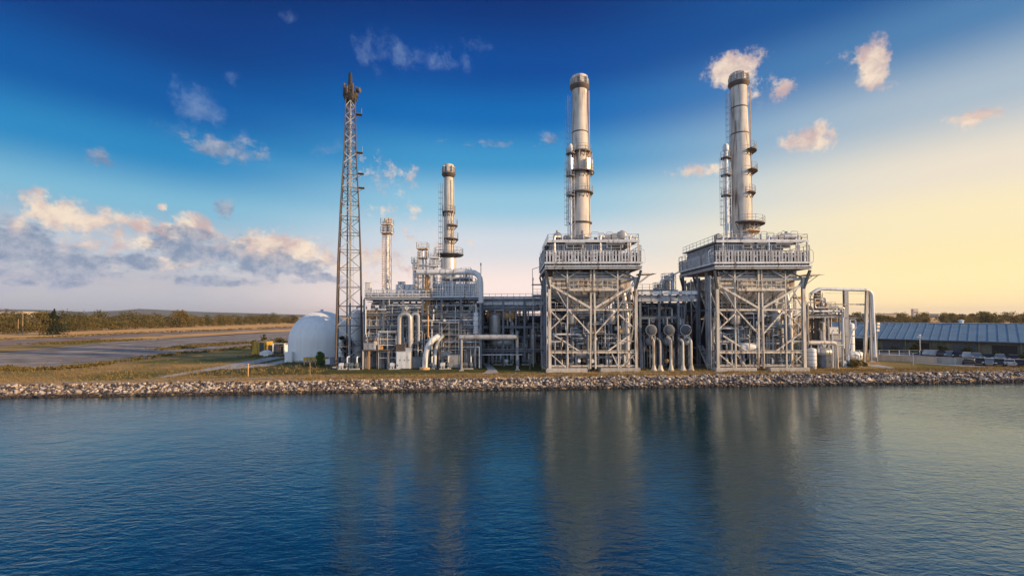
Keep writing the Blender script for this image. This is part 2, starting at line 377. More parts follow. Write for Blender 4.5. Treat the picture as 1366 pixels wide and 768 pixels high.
# ------------------------------------------------------------------ riprap
def rock_mat():
    m = bpy.data.materials.new('broken_rock'); m.use_nodes = True
    nt = m.node_tree; N = nt.nodes; L = nt.links; b = N['Principled BSDF']; b.inputs['Roughness'].default_value = 0.85
    g = N.new('ShaderNodeNewGeometry'); oi = N.new('ShaderNodeObjectInfo')
    a = N.new('ShaderNodeMath'); a.operation = 'ADD'; L.new(g.outputs['Random Per Island'], a.inputs[0]); L.new(oi.outputs['Random'], a.inputs[1])
    fr = N.new('ShaderNodeMath'); fr.operation = 'FRACT'; L.new(a.outputs[0], fr.inputs[0])
    r = N.new('ShaderNodeValToRGB'); cr = r.color_ramp
    cols = [(0.0, (0.03, 0.027, 0.035)), (0.28, (0.075, 0.065, 0.075)), (0.48, (0.17, 0.145, 0.14)), (0.66, (0.34, 0.31, 0.29)), (0.85, (0.58, 0.54, 0.50)), (1.0, (0.44, 0.35, 0.26))]
    cr.elements[0].position = 0; cr.elements[0].color = (*cols[0][1], 1); cr.elements[1].position = 1; cr.elements[1].color = (*cols[-1][1], 1)
    for p, c in cols[1:-1]: e = cr.elements.new(p); e.color = (*c, 1)
    L.new(fr.outputs[0], r.inputs[0])
    t = N.new('ShaderNodeTexNoise'); t.inputs['Scale'].default_value = 4; t.inputs['Detail'].default_value = 5; L.new(g.outputs['Position'], t.inputs['Vector'])
    mx = N.new('ShaderNodeMix'); mx.data_type = 'RGBA'; mx.blend_type = 'MULTIPLY'; mx.inputs['Factor'].default_value = 0.7
    L.new(r.outputs[0], mx.inputs['A']); 
    q = N.new('ShaderNodeMapRange'); q.inputs['From Min'].default_value = .3; q.inputs['From Max'].default_value = .7; q.inputs['To Min'].default_value = .55; q.inputs['To Max'].default_value = 1.25
    L.new(t.outputs['Fac'], q.inputs['Value']); L.new(q.outputs[0], mx.inputs['B'])
    # wet and weedy at the waterline
    sp = N.new('ShaderNodeSeparateXYZ'); L.new(g.outputs['Position'], sp.inputs[0])
    wet = N.new('ShaderNodeMapRange'); wet.inputs['From Min'].default_value = 0.22; wet.inputs['From Max'].default_value = 0.5; wet.inputs['To Min'].default_value = 1; wet.inputs['To Max'].default_value = 0; L.new(sp.outputs['Z'], wet.inputs['Value'])
    mw = N.new('ShaderNodeMix'); mw.data_type = 'RGBA'; mw.inputs['B'].default_value = (0.035, 0.028, 0.03, 1); L.new(wet.outputs[0], mw.inputs['Factor']); L.new(mx.outputs['Result'], mw.inputs['A'])
    L.new(mw.outputs['Result'], b.inputs['Base Color'])
    bp = N.new('ShaderNodeBump'); bp.inputs['Strength'].default_value = 0.5; bp.inputs['Distance'].default_value = 0.05; L.new(t.outputs['Fac'], bp.inputs['Height']); L.new(bp.outputs[0], b.inputs['Normal'])
    return m
M['rock'] = rock_mat()
import bmesh
def rock_shape(seed, sub=1):
    rnd = random.Random(seed); bm = bmesh.new(); bmesh.ops.create_icosphere(bm, subdivisions=sub, radius=1)
    planes = [(Vector((rnd.gauss(0,1), rnd.gauss(0,1), rnd.gauss(0,1))).normalized(), rnd.uniform(0.45, 0.85)) for _ in range(7)]
    for v in bm.verts:
        for nrm, d in planes:
            k = v.co.dot(nrm)
            if k > d: v.co -= nrm * (k - d)
        v.co *= rnd.uniform(0.93, 1.07)
    vs = [v.co.copy() for v in bm.verts]; fs = [tuple(v.index for v in f.verts) for f in bm.faces]; bm.free()
    return vs, fs
ROCKS = [rock_shape(s, 2) for s in range(12)]; ROCKS1 = [rock_shape(s + 40, 1) for s in range(10)]
def bank_point(x, t):
    y0, y1 = shore_bot(x), shore_top(x)
    return V((x, y0 + (y1 - y0) * t, -0.15 + (GZ + 0.15) * t))
rr = random.Random(5)
rock_me = []
for i, (vs, fs) in enumerate(ROCKS):
    me = bpy.data.meshes.new('boulder'); me.from_pydata([tuple(v) for v in vs], [], fs); me.materials.append(M['rock']); rock_me.append(me)
for k in range(290):
    x = -64 + 148 * (k + rr.random()) / 290
    t = rr.choice([0.08, 0.25, 0.42, 0.6, 0.76]) + rr.uniform(-0.09, 0.09)
    o = bpy.data.objects.new('boulder', rock_me[k % 12]); COL.objects.link(o)
    s_ = rr.uniform(0.22, 0.44); o.scale = (s_ * rr.uniform(0.8, 1.3), s_ * rr.uniform(0.7, 1.1), s_ * rr.uniform(0.6, 0.95))
    o.location = bank_point(x, t) + V((0, 0, s_ * 0.25)); o.rotation_euler = (rr.uniform(-.6,.6), rr.uniform(-.6,.6), rr.uniform(0, 6.28))
    tag(o, 'large angular boulder among the broken rocks armouring the water edge', 'boulder', 'large boulders along the rocky bank')
mb = MB()
for k in range(9500):
    x = rr.uniform(-95, 105); t = rr.uniform(-0.12, 0.93)
    s_ = rr.uniform(0.09, 0.27) * (1.15 if rr.random() < 0.25 else 1); vs, fs = ROCKS1[k % 10]
    m3 = Matrix.Rotation(rr.uniform(0, 6.28), 3, Vector((rr.gauss(0,1), rr.gauss(0,1), rr.gauss(0,1))).normalized())
    c = bank_point(x, t) + V((0, 0, s_ * 0.3 + rr.uniform(0, 0.12))); sx, sy, sz = s_ * rr.uniform(.8, 1.4), s_ * rr.uniform(.7, 1.1), s_ * rr.uniform(.6, 1)
    mb.add([tuple(c + m3 @ V((v.x*sx, v.y*sy, v.z*sz))) for v in vs], fs)
tag(mb.build('riprap', 'rock', smooth=0), 'band of broken grey and tan rubble lining the bank', 'rubble bank', kind='stuff')
# driftwood-coloured low scrub and dry tufts
mb = MB(); rr = random.Random(8)
def tuft(mb, c, h, n, spread):
    for _ in range(n):
        a = rr.uniform(0, 6.28); b_ = V(c) + V((rr.uniform(-spread, spread), rr.uniform(-spread, spread), 0))
        tip = b_ + V((math.cos(a) * h * 0.5, math.sin(a) * h * 0.5, h * rr.uniform(0.6, 1.1))); w = V((-math.sin(a), math.cos(a), 0)) * 0.04
        mb.add([tuple(b_ - w), tuple(b_ + w), tuple(tip)], [(0, 1, 2)])
for k in range(7500):
    x = rr.uniform(-100, 110); y = shore_top(x) + abs(rr.gauss(0, 1)) * 12
    if x > -31 and 70 < y: y = shore_top(x) + rr.uniform(0.2, 5.0)
    tuft(mb, (x, y, GZ), rr.uniform(0.12, 0.35) * (1.5 if y > 72 else 1), 5, 0.25)
tag(mb.build('grass', 'leaf_dry', smooth=0), 'dry grass tufts along the bank and in the field', kind='stuff')

# low scrub along the ragged edges of the gravel yard
mb = MB(); rr = random.Random(9)
def scrub_line(pts, n, spread, h):
    gs = [G(*p) for p in pts]
    for k in range(n):
        q = rr.uniform(0, len(gs)-1.001); i = int(q); c = gs[i].lerp(gs[i+1], q-i); j = spread * c.y / 90
        c = V((c.x + rr.gauss(0, j), c.y + rr.gauss(0, j), GZ)); w_ = rr.uniform(.2, .6) * h
        for _ in range(9):
            d = V((rr.gauss(0, 1), rr.gauss(0, 1), 0)) * w_ * .7; p = c + d + V((0, 0, rr.uniform(0, 1) * w_)); u = V((rr.gauss(0,1), rr.gauss(0,1), rr.gauss(0,1))).normalized() * .12 * (1 + c.y/200); v = u.cross(V((rr.gauss(0,1), rr.gauss(0,1), rr.gauss(0,1)))).normalized() * .10 * (1 + c.y/200)
            mb.add([tuple(p-u), tuple(p-v), tuple(p+u), tuple(p+v)], [(0,1,2,3)])
scrub_line([(0, 491), (29, 495), (88, 491.5), (146, 485), (228, 473), (300, 467), (345, 461)], 520, .9, 1.0)
scrub_line([(225, 466), (260, 462), (300, 459), (335, 457)], 420, 1.6, 1.1)
scrub_line([(60, 459), (110, 456), (170, 454)], 300, 2.0, 1.1)
scrub_line([(0, 453), (146, 445.5), (293, 440), (390, 436)], 420, 1.5, 1.0)
scrub_line([(330, 476), (400, 474)], 60, 1.2, .9)
tag(mb.build('undergrowth', 'leaf_olive', smooth=0), 'dark low undergrowth along the gravel yard edges', kind='stuff')

# ------------------------------------------------------------------ trees
def crown_mb(seed, h, w, leaf, nleaf, base=0.15, lobes=9, cone=False):
    rnd = random.Random(seed); mb = MB(); L_ = []
    for i in range(lobes):
        if cone:
            t = i / (lobes - 1); r = w * 0.5 * (1 - t) ** 0.8 + 0.15; a = rnd.uniform(0, 6.28)
            L_.append((V((math.cos(a)*r*0.35, math.sin(a)*r*0.35, h * (base + (1-base) * t * 0.97))), V((r, r, h * 0.10))))
        else:
            a = rnd.uniform(0, 6.28); q = rnd.uniform(0, 0.36) * w; z = h * rnd.uniform(base + 0.12, 0.82)
            r = w * rnd.uniform(0.2, 0.34) * (1.15 - 0.45 * z / h); L_.append((V((math.cos(a)*q, math.sin(a)*q, z)), V((r, r, r * rnd.uniform(0.6, 0.85)))))
    for k in range(nleaf):
        c, r = L_[k % lobes]; d = V((rnd.gauss(0,1), rnd.gauss(0,1), rnd.gauss(0,1))).normalized() * (rnd.random() ** 0.4)
        p = c + V((d.x*r.x, d.y*r.y, d.z*r.z)) * rnd.uniform(0.85, 1.15)
        if p.z < 0.05: p.z = 0.05
        n = (d + V((rnd.gauss(0,.6), rnd.gauss(0,.6), rnd.gauss(0,.6)))).normalized(); u = n.cross(V((0.3, 0.5, 0.8))).normalized(); v = n.cross(u)
        s_ = leaf * rnd.uniform(0.5, 1.2)
        mb.add([tuple(p - u*s_), tuple(p - v*s_*0.6), tuple(p + u*s_), tuple(p + v*s_*0.7)], [(0,1,2,3)])
    return mb
def trunk_mb(h, r, seed=0, limbs=4, reach=0.25):
    rnd = random.Random(seed); mb = MB(); mb.sweep([(0,0,-0.1), (0.05*h*0.3, 0, h*0.35), (0, 0.02*h, h*0.75)], [r, r*0.75, r*0.3], 7)
    for k in range(limbs):
        a = rnd.uniform(0, 6.28); z = h * rnd.uniform(0.25, 0.5); mb.sweep([(0,0,z), (math.cos(a)*h*reach*0.6, math.sin(a)*h*reach*0.6, z + h*0.14), (math.cos(a)*h*reach, math.sin(a)*h*reach, z + h*0.3)], [r*0.45, r*0.3, r*0.12], 5)
    return mb
def make_tree(name, label, cat, group, h, w, leafmat, seed, leaf=0.35, nleaf=900, base=0.15, lobes=9, cone=False):
    t = Thing(name, label, cat, (0,0,0), group, local=True)
    t.part('trunk', trunk_mb(h, 0.028*h, seed), 'bark', smooth=60); t.part('crown', crown_mb(seed, h, w, leaf, nleaf, base, lobes, cone), leafmat, smooth=0)
    return t.o
G1 = 'trees in the row beyond the gravel field'
protos = [make_tree('bushy_tree', 'olive green bushy tree in the dense row beyond the gravel field', 'tree', G1, 9.5, 10 + 2*(i % 3), ('leaf_olive', 'leaf_green', 'leaf_olive')[i % 3], 20+i, 0.42, 950, 0.02, 10+i) for i in range(5)]
used = set(); rt = random.Random(14)
def put(protos, i, loc, s, rz, sz=None):
    p = protos[i]; o = p if i not in used_map.setdefault(id(protos), set()) else copy_tree(p)
    used_map[id(protos)].add(i); o.location = loc; o.scale = (s, s, s * (sz or 1)); o.rotation_euler.z = rz; return o
used_map = {}
k = 0
for row in range(3):
    px = -45 + row * 4
    while px < 396:
        f = max(0, min(1, px / 380)); base_y = (445.5 - row * 3.2) * (1-f) + (431.5 - row * 1.6) * f
        g = G(px, base_y); h = (Z(412.5 + 7.5 * f ** 0.8 + rt.uniform(-2.5, 2.5) , g.y, px) - GZ) * (0.62 if row == 0 else 0.86 if row == 1 else 1.0)
        s = max(0.45, h / 9.5) * rt.uniform(0.85, 1.12)
        put(protos, k % 5, (g.x, g.y, GZ), s * 1.12, rt.uniform(0, 6.28), 0.88); k += 1
        px += 11 * s * 600 / g.y * rt.uniform(0.5, 0.8)
# the ones that stand out
g = G(72, 446.5); o = make_tree('conifer', 'dark broad conifer standing alone in front of the tree row', 'tree', None, Z(412, g.y) - GZ, 11.5, 'leaf_dark', 77, 0.42, 2600, 0.04, 12, True); o.location = (g.x, g.y, GZ)
g = G(242, 437); o = make_tree('round_tree', 'tall rounded dark tree rising above the row', 'tree', None, Z(409.5, g.y) - GZ, 16, 'leaf_olive', 78, 0.6, 1900, 0.05, 14); o.location = (g.x, g.y, GZ)
g = G(30, 448); o = make_tree('spreading_tree', 'spreading brownish tree behind the two field poles', 'tree', None, Z(410.5, g.y+8) - GZ, 11, 'leaf_olive', 79, 0.45, 1700, 0.05, 14); o.location = (g.x, g.y + 8, GZ)
g = G(385, 430.5); o = make_tree('small_tree', 'small bare looking tree beside the dome on the skyline', 'tree', None, 8, 7, 'leaf_olive', 80, 0.35, 500, 0.2, 8); o.location = (g.x, g.y, GZ)
# right hand row behind the shed
G2 = 'trees on the skyline behind the blue shed'
protosR = [make_tree('skyline_tree', 'hazy brown green tree on the skyline behind the blue roofed shed', 'tree', G2, 9, 9 + 2*(i % 3), 'leaf_olive', 120+i, 0.5, 700, 0.02, 9+i) for i in range(4)]
k = 0
for row, (Y, hh) in enumerate(((330, 8.0), (400, 9.5), (520, 11.5))):
    px = 1085
    while px < 1420:
        s = hh / 9 * rt.uniform(0.7, 1.1) * (1.0 if px < 1250 else 1.05)
        put(protosR, k % 4, (X(px, Y), Y + rt.uniform(-14, 14), GZ), s * 1.15, rt.uniform(0, 6.28), 0.88); k += 1
        px += 11 * s * 600 / Y * rt.uniform(0.5, 0.8)
o = make_tree('skyline_bush', 'dark rounded tree standing taller behind the shed', 'tree', None, 11, 15, 'leaf_green', 133, 0.55, 1700, 0.02, 13); o.location = (X(1322, 300), 300, GZ)
# bushes by the containers
def make_bush(px, py, h, w, m, label, seed, name='bush'):
    o = make_tree(name, label, 'bush', None, h, w, m, seed, 0.22, 1200, 0.0, 10); g = G(px, py); o.location = (g.x, g.y, GZ); return o
make_bush(342, 471, 3.6, 3.0, 'leaf_olive', 'yellowish upright bush at the left end of the containers', 201)
make_bush(351, 465, 5.4, 2.4, 'leaf_green', 'tall narrow dark bush behind the containers', 202)
make_bush(372, 466, 3.6, 6.5, 'leaf_olive', 'wide olive hedge like bush behind the white shelter', 203)
make_bush(383, 468, 3.2, 5.0, 'leaf_green', 'low green bush against the side of the dome', 204)
make_bush(427, 487, 3.3, 1.8, 'leaf_palm', 'bright green shrub on the yellow bench frame before the dome', 205)
make_bush(463, 486, 6.2, 3.2, 'leaf_dark', 'dark climbing shrub inside the foot of the mast', 206)

# poles in the field and by the bank
def pole(px, py_top, py_bot, r, label, m='timber', name='wooden_post', cat='post', cap=True):
    g = G(px, py_bot); zt = Z(py_top, g.y, px)
    t = Thing(name, label, cat, (g.x, g.y, GZ)); t.part('shaft', MB().cyl((g.x, g.y, GZ-0.1), (g.x, g.y, zt), r, 8, r*0.8), m)
    if cap: t.part('cap', MB().cyl((g.x, g.y, zt), (g.x, g.y, zt + r*1.2), r*1.25, 8), m)
    return t
pole(24, 426, 447, 0.16, 'shorter pale pole at the edge of the far field')
pole(30, 415, 447, 0.18, 'tall pale pole at the edge of the far field')
pole(331, 486, 502, 0.09, 'short orange brown marker post in the grass near the bank', 'ochre')
pole(413.5, 484, 501, 0.06, 'thin pale stake standing in the grass before the dome')
pole(1218, 471, 487, 0.07, 'thin grey stake beside the tan wall', 'steel')

# ------------------------------------------------------------------ left yard: containers, shelter, dome, bench frame
def container(px, py, w, h, d, m, label, name='shipping_container', rz=0.1, ribs=True):
    g = G(px, py); t = Thing(name, label, 'container', (g.x, g.y, GZ), local=True, rz=rz)
    t.part('body', MB().bx(-w/2, w/2, 0, d, 0.12, h), m)
    mb = MB()
    for k in range(int(w / 0.3) + 1): x = -w/2 + 0.08 + k * (w - 0.16) / int(w / 0.3); mb.bx(x - 0.05, x + 0.05, -0.05, -0.002, 0.2, h - 0.1)
    t.part('corrugation', mb, m)
    mb = MB()
    for x in (-w/2, w/2):
        for y in (0, d): mb.box((x, y, h/2), (0.16, 0.16, h + 0.04))
    t.part('corner_posts', mb, m); t.part('door', MB().bx(w/2 - 1.1, w/2 - 0.15, -0.08, -0.052, 0.25, h - 0.2), 'dsteel')
    return t
container(345, 473, 2.6, 3.0, 4.5, 'yellow', 'yellow upright container standing by the yellowish bush')
container(361, 472, 4.6, 2.0, 3.0, 'dsteel', 'low dark container between the yellow one and the white shelter', rz=0.05)
g = G(371.5, 472); t = Thing('canopy_shelter', 'small white awning on posts beside the dark container', 'shelter', (g.x, g.y, GZ), local=True)
t.part('roof', MB().add([(-1.5,0,2.5),(1.5,0,2.5),(1.5,3,2.2),(-1.5,3,2.2),(-1.5,0,2.62),(1.5,0,2.62),(1.5,3,2.32),(-1.5,3,2.32)], [(0,3,2,1),(4,5,6,7),(0,1,5,4),(1,2,6,5),(2,3,7,6),(3,0,4,7)]), 'white')
for x, y in ((-1.4,.1),(1.4,.1),(-1.4,2.9),(1.4,2.9)): t.part('post', MB().bx(x-.12,x+.12,y-.12,y+.12,0,2.5 if y < 1 else 2.2), 'white')
t.part('side_panel', MB().bx(1.42, 1.5, 0.25, 2.7, 0.1, 2.2), 'white')
g = G(352, 475); t = Thing('small_hut', 'low white gabled hut in front of the dark container', 'hut', (g.x, g.y, GZ), local=True)
t.part('wall', MB().bx(-1, 1, 0, 1.6, 0, 0.8), 'white')
t.part('roof', MB().add([(-1.15,-.1,.8),(1.15,-.1,.8),(1.15,1.7,.8),(-1.15,1.7,.8),(0,-.1,1.35),(0,1.7,1.35)], [(0,3,2,1),(0,1,4),(2,3,5),(1,2,5,4),(3,0,4,5)]), 'white', smooth=0)

# dome
gd = G(429, 478.5); DY = gd.y; rad = 6.5; zc = Z(415, DY, 429) - GZ - rad
t = Thing('domed_tank', 'big smooth white domed tank behind the lattice mast', 'tank', (gd.x, DY, GZ), local=True)
prof = [(rad, 0), (rad, zc*0.5), (rad, zc)] + [(rad * math.cos(R(a)), zc + rad * math.sin(R(a))) for a in range(6, 90, 6)] + [(0.05, zc + rad)]
t.part('shell', MB().lathe((0,0,0), prof, 64), 'white', smooth=60)
mb = MB()
for k in range(24):
    a = R(k*15); mb.sweep([(math.cos(a)*(r_+.012), math.sin(a)*(r_+.012), h_) for r_, h_ in prof[:-1]], .02, 4)
t.part('panel_seams', mb, 'white')
t.part('base_ring', MB().lathe((0,0,0), [(rad+.35, 0), (rad+.35, .3), (rad+.02, .3)], 64), 'concrete')
mb = MB(); 
t.part('vent_cap', MB().lathe((0,0,zc+rad-.05), [(.3,0),(.3,.25),(.45,.3),(.1,.45)], 16), 'lsteel')
mb.rail([(-3.9, -5.6, 0), (-5.6, -4.2, 0), (-6.6, -2.2, 0)], 1.6, 1.0, 0.03); t.part('railing', mb, 'lsteel')
mb = MB(); mb.bx(-4.6, -3.2, -6.6, -5.4, 0, 2.0); t.part('valve_cabinet', mb, 'white')
# vertical vessels behind the mast
def vvessel(name, label, x, y, z0, z1, r, m='alu', cat='vessel', group=None, legs=True, ladder=False, platform=None, bands=4):
    t = Thing(name, label, cat, (x, y, z0), group, local=True); h = z1 - z0; sk = min(1.2, h * 0.15)
    prof = [(r, sk), (r, h - r*0.5)] + [(r*math.cos(R(a)), h - r*0.5 + r*0.5*math.sin(R(a))) for a in (20, 40, 60, 80)]
    t.part('shell', MB().lathe((0,0,0), [(r*0.3, sk - r*0.3), (r*0.8, sk - r*.15)] + prof, 24), m, smooth=50)
    t.part('skirt', MB().lathe((0,0,0), [(r*1.08, 0), (r*1.08, .12), (r*.96, .14), (r*.96, sk+.02)], 24), 'steel')
    mb = MB()
    for k in range(bands): z = sk + (h - r*.5 - sk) * (k + 0.5) / bands; mb.lathe((0,0,z), [(r*1.0,-.05),(r*1.045,-.04),(r*1.045,.04),(r*1.0,.05)], 24)
    t.part('bands', mb, 'steel'); t.part('nozzle', MB().pipe([(0,0,h-.1), (0,0,h+.6), (r*1.6,0,h+.6), (r*1.6,0,h-.8)], r*.16, 8), m)
    if ladder: t.part('ladder', ladder_mb((-r-.15, -.3, 0), h), 'steel')
    if platform:
        for z in platform:
            b = t.part('balcony', MB().lathe((0,0,z), [(r, 0), (r+1.0, 0), (r+1.0, .1), (r, .1)], 20), 'dsteel')
            t.part('railing', ring_rail((0,0,z+.1), r+.95), 'steel', b)
    return t
def ladder_mb(p, h, cage=True):
    mb = MB(); x, y, z = p
    for s_ in (-.22, .22): mb.bar((x, y+s_, z), (x, y+s_, z+h), .05)
    for k in range(int(h / .45)): mb.bar((x, y-.22, z+k*.45+.2), (x, y+.22, z+k*.45+.2), .035)
    if cage:
        for k in range(int((h-2.2) / 1.1)):
            zz = z + 2.3 + k*1.1; pts = [(x - .75*math.sin(math.pi*q/6), y + .38*math.cos(math.pi*q/6), zz) for q in range(7)]; mb.sweep(pts, .03, 4)
        for q in (1, 3, 5): a = math.pi*q/6; mb.bar((x - .75*math.sin(a), y + .38*math.cos(a), z+2.3), (x - .75*math.sin(a), y + .38*math.cos(a), z+h), .04)
    return mb
def ring_rail(c, r, h=1.1, a0=0, a1=360, n=None):
    mb = MB(); n = n or max(6, int(abs(a1-a0) / 24)); pts = [V((c[0]+r*math.cos(R(a0+(a1-a0)*k/n)), c[1]+r*math.sin(R(a0+(a1-a0)*k/n)), c[2])) for k in range(n+1)]
    for p in pts: mb.bar(p, p+V((0,0,h)), .06)
    for z in (h, h*.52): mb.sweep([p+V((0,0,z)) for p in pts], .035, 5)
    mb.sweep([p+V((0,0,.08)) for p in pts], .06, 4)
    return mb
vvessel('vertical_tank', 'slim white upright tank seen through the right side of the mast', X(476, 87), 87, GZ, Z(412, 87), 1.15, 'white', 'tank')
vvessel('vertical_tank', 'shorter white upright tank behind the middle of the mast', X(457, 86), 86, GZ, Z(450, 86), .8, 'white', 'tank')
# bench frame with plants, small white cabinets
g = G(421, 486); t = Thing('bench_frame', 'low ochre table like frame standing before the dome', 'frame', (g.x, g.y, GZ), local=True)
t.part('top', MB().bx(-2.0, 2.1, -.7, .9, 1.15, 1.35), 'yellow')
t.part('fringe', MB().bx(-2.0, 2.1, -.72, -.66, .85, 1.15), 'yellow')
for x in (-1.9, -.9, .2, 1.2, 2.0): t.part('leg', MB().bx(x-.07, x+.07, -.62, -.48, 0, 1.15), 'ochre'); t.part('leg', MB().bx(x-.07, x+.07, .6, .74, 0, 1.15), 'ochre')
def cabinet(px, py, w, h, d, m, label, zoff=0, Y=None, z=None, name='control_cabinet', cat='cabinet', legs=0.15):
    if Y is None: g = G(px, py); loc = V((g.x, g.y, GZ))
    else: loc = V((X(px, Y), Y, z if z is not None else GZ))
    t = Thing(name, label, cat, loc, local=True)
    t.part('body', MB().bx(-w/2, w/2, 0, d, legs, h), m)
    n = max(1, round(w / 0.9))
    for k in range(n):
        x0 = -w/2 + .05 + k * (w-.1)/n; dr = t.part('door', MB().bx(x0+.02, x0+(w-.1)/n-.02, -.035, -.002, legs+.08, h-.08), m)
        t.part('handle', MB().bx(x0+(w-.1)/n-.16, x0+(w-.1)/n-.1, -.09, -.036, h*.5, h*.5+.22), 'dsteel', dr)
    t.part('lid', MB().bx(-w/2-.06, w/2+.06, -.06, d+.06, h, h+.07), m)
    if legs > .02:
        for sx in (-1, 1):
            for y in (.1, d-.1): t.part('foot', MB().bx(sx*(w/2-.12)-.06, sx*(w/2-.12)+.06, y-.06, y+.06, 0, legs), 'dsteel')
    return t
cabinet(438, 487, 1.1, 1.1, .9, 'white', 'small white cabinet just right of the ochre bench frame')
cabinet(446, 488, 1.7, 1.5, 1.0, 'msteel', 'squat blue grey cabinet at the left foot of the mast')

# ------------------------------------------------------------------ lattice mast
mY = 82.0; mx_ = X(466, mY, 480); Hm = Z(128, mY, 468) - GZ
t = Thing('lattice_mast', 'very tall dark lattice mast with a cluster of gear on top', 'mast', (mx_, mY, GZ), local=True, rz=R(18))
def mw(z):
    pts = [(0, 2.2), (19, 1.9), (29, 1.55), (39, 1.02), (Hm, .78)]
    for (a, wa), (b, wb) in zip(pts, pts[1:]):
        if z <= b: return wa + (wb-wa)*(z-a)/(b-a)
    return pts[-1][1]
cor = [(-1,-1),(1,-1),(1,1),(-1,1)]
for sx, sy in cor:
    zz = [0, 10, 19, 29, 39, Hm]
    t.part('leg', MB().sweep([(sx*mw(z), sy*mw(z), z) for z in zz], [.19, .17, .15, .12, .1, .09], 8), 'brown')
    t.part('footing', MB().bx(sx*2.2-.5, sx*2.2+.5, sy*2.2-.5, sy*2.2+.5, -.1, .3), 'concrete')
for a, b in ((0, 1), (1, 2), (2, 3), (3, 0)):
    mx1, my1 = (cor[a][0]+cor[b][0])/2, (cor[a][1]+cor[b][1])/2
    t.part('middle_leg', MB().sweep([(mx1*mw(z), my1*mw(z), z) for z in zz], [.1, .09, .08, .07, .06, .05], 6), 'brown' if a % 2 else 'steel')
levels = [0]; 
while levels[-1] < Hm - 1.5: levels.append(levels[-1] + max(1.7, mw(levels[-1]) * 1.7))
levels[-1] = Hm
for k, z in enumerate(levels):
    w = mw(z); mb = MB()
    if k:
        for a, b in zip(cor, cor[1:] + cor[:1]): mb.bar((a[0]*w, a[1]*w, z), (b[0]*w, b[1]*w, z), .1)
        t.part('ring_beam', mb, 'brown')
    if k < len(levels) - 1:
        z2 = levels[k+1]; w2 = mw(z2); mb = MB()
        for i, (a, b) in enumerate(zip(cor, cor[1:] + cor[:1])):
            if k % 2 == i % 2 or z > 22: mb.bar((a[0]*w, a[1]*w, z), (b[0]*w2, b[1]*w2, z2), .11)
            if k % 2 != i % 2 or z > 22: mb.bar((b[0]*w, b[1]*w, z), (a[0]*w2, a[1]*w2, z2), .11)
        t.part('bracing', mb, 'msteel' if k % 2 else 'steel')
t.part('riser_pipe', MB().cyl((.1, .1, 0), (.1, .1, Hm + 1), .15, 10), 'steel')
t.part('cable_tray', MB().bx(-.55, -.3, -.3, -.2, 0, Hm), 'brown')
t.part('ladder', ladder_mb((.6, -.4, 0), Hm, False), 'steel')
for py in (152, 203, 250, 231):
    z = Z(py, mY, 480) - GZ; w = mw(z); b = t.part('rest_platform', MB().bx(w, w+1.15, -.5, .5, z, z+.12).bar((w, 0, z-.8), (w+.9, 0, z), .07), 'brown')
    t.part('railing', MB().rail([(w+1.1, -.5, z+.1), (w+1.1, .5, z+.1)], 1.0, .5, .03), 'steel', b)
tp = t.part('top_platform', MB().lathe((0,0,Hm-.2), [(.9, -1.0), (1.35, 0), (1.35, .15), (.7, .15)], 10), 'black')
t.part('railing', ring_rail((0,0,Hm), 1.32, 1.3), 'brown', tp)
mb = MB().bx(-.45, .45, -.35, .35, Hm-.1, Hm+1.9); mb.cyl((-.05,0,Hm+1.8),(-.05,0,Hm+4.2),.42,10,.3); t.part('burner_head', mb, 'black')
for a, h_, r_ in ((0, 1.7, .2), (50, 1.4, .2), (95, 2.0, .16), (140, 1.6, .22), (200, 2.0, .18), (240, 1.3, .22), (290, 1.8, .2), (330, 1.5, .2)):
    x, y = 1.15*math.cos(R(a)), 1.15*math.sin(R(a)); t.part('antenna', MB().cyl((x,y,Hm-.9),(x,y,Hm+h_*.5),.06,6).cyl((x,y,Hm-.2),(x,y,Hm+h_),r_,8), 'brown')
t.part('antenna_drum', MB().cyl((1.2,-.6,Hm+.9),(1.65,-.9,Hm+.9),.45,14), 'dsteel')

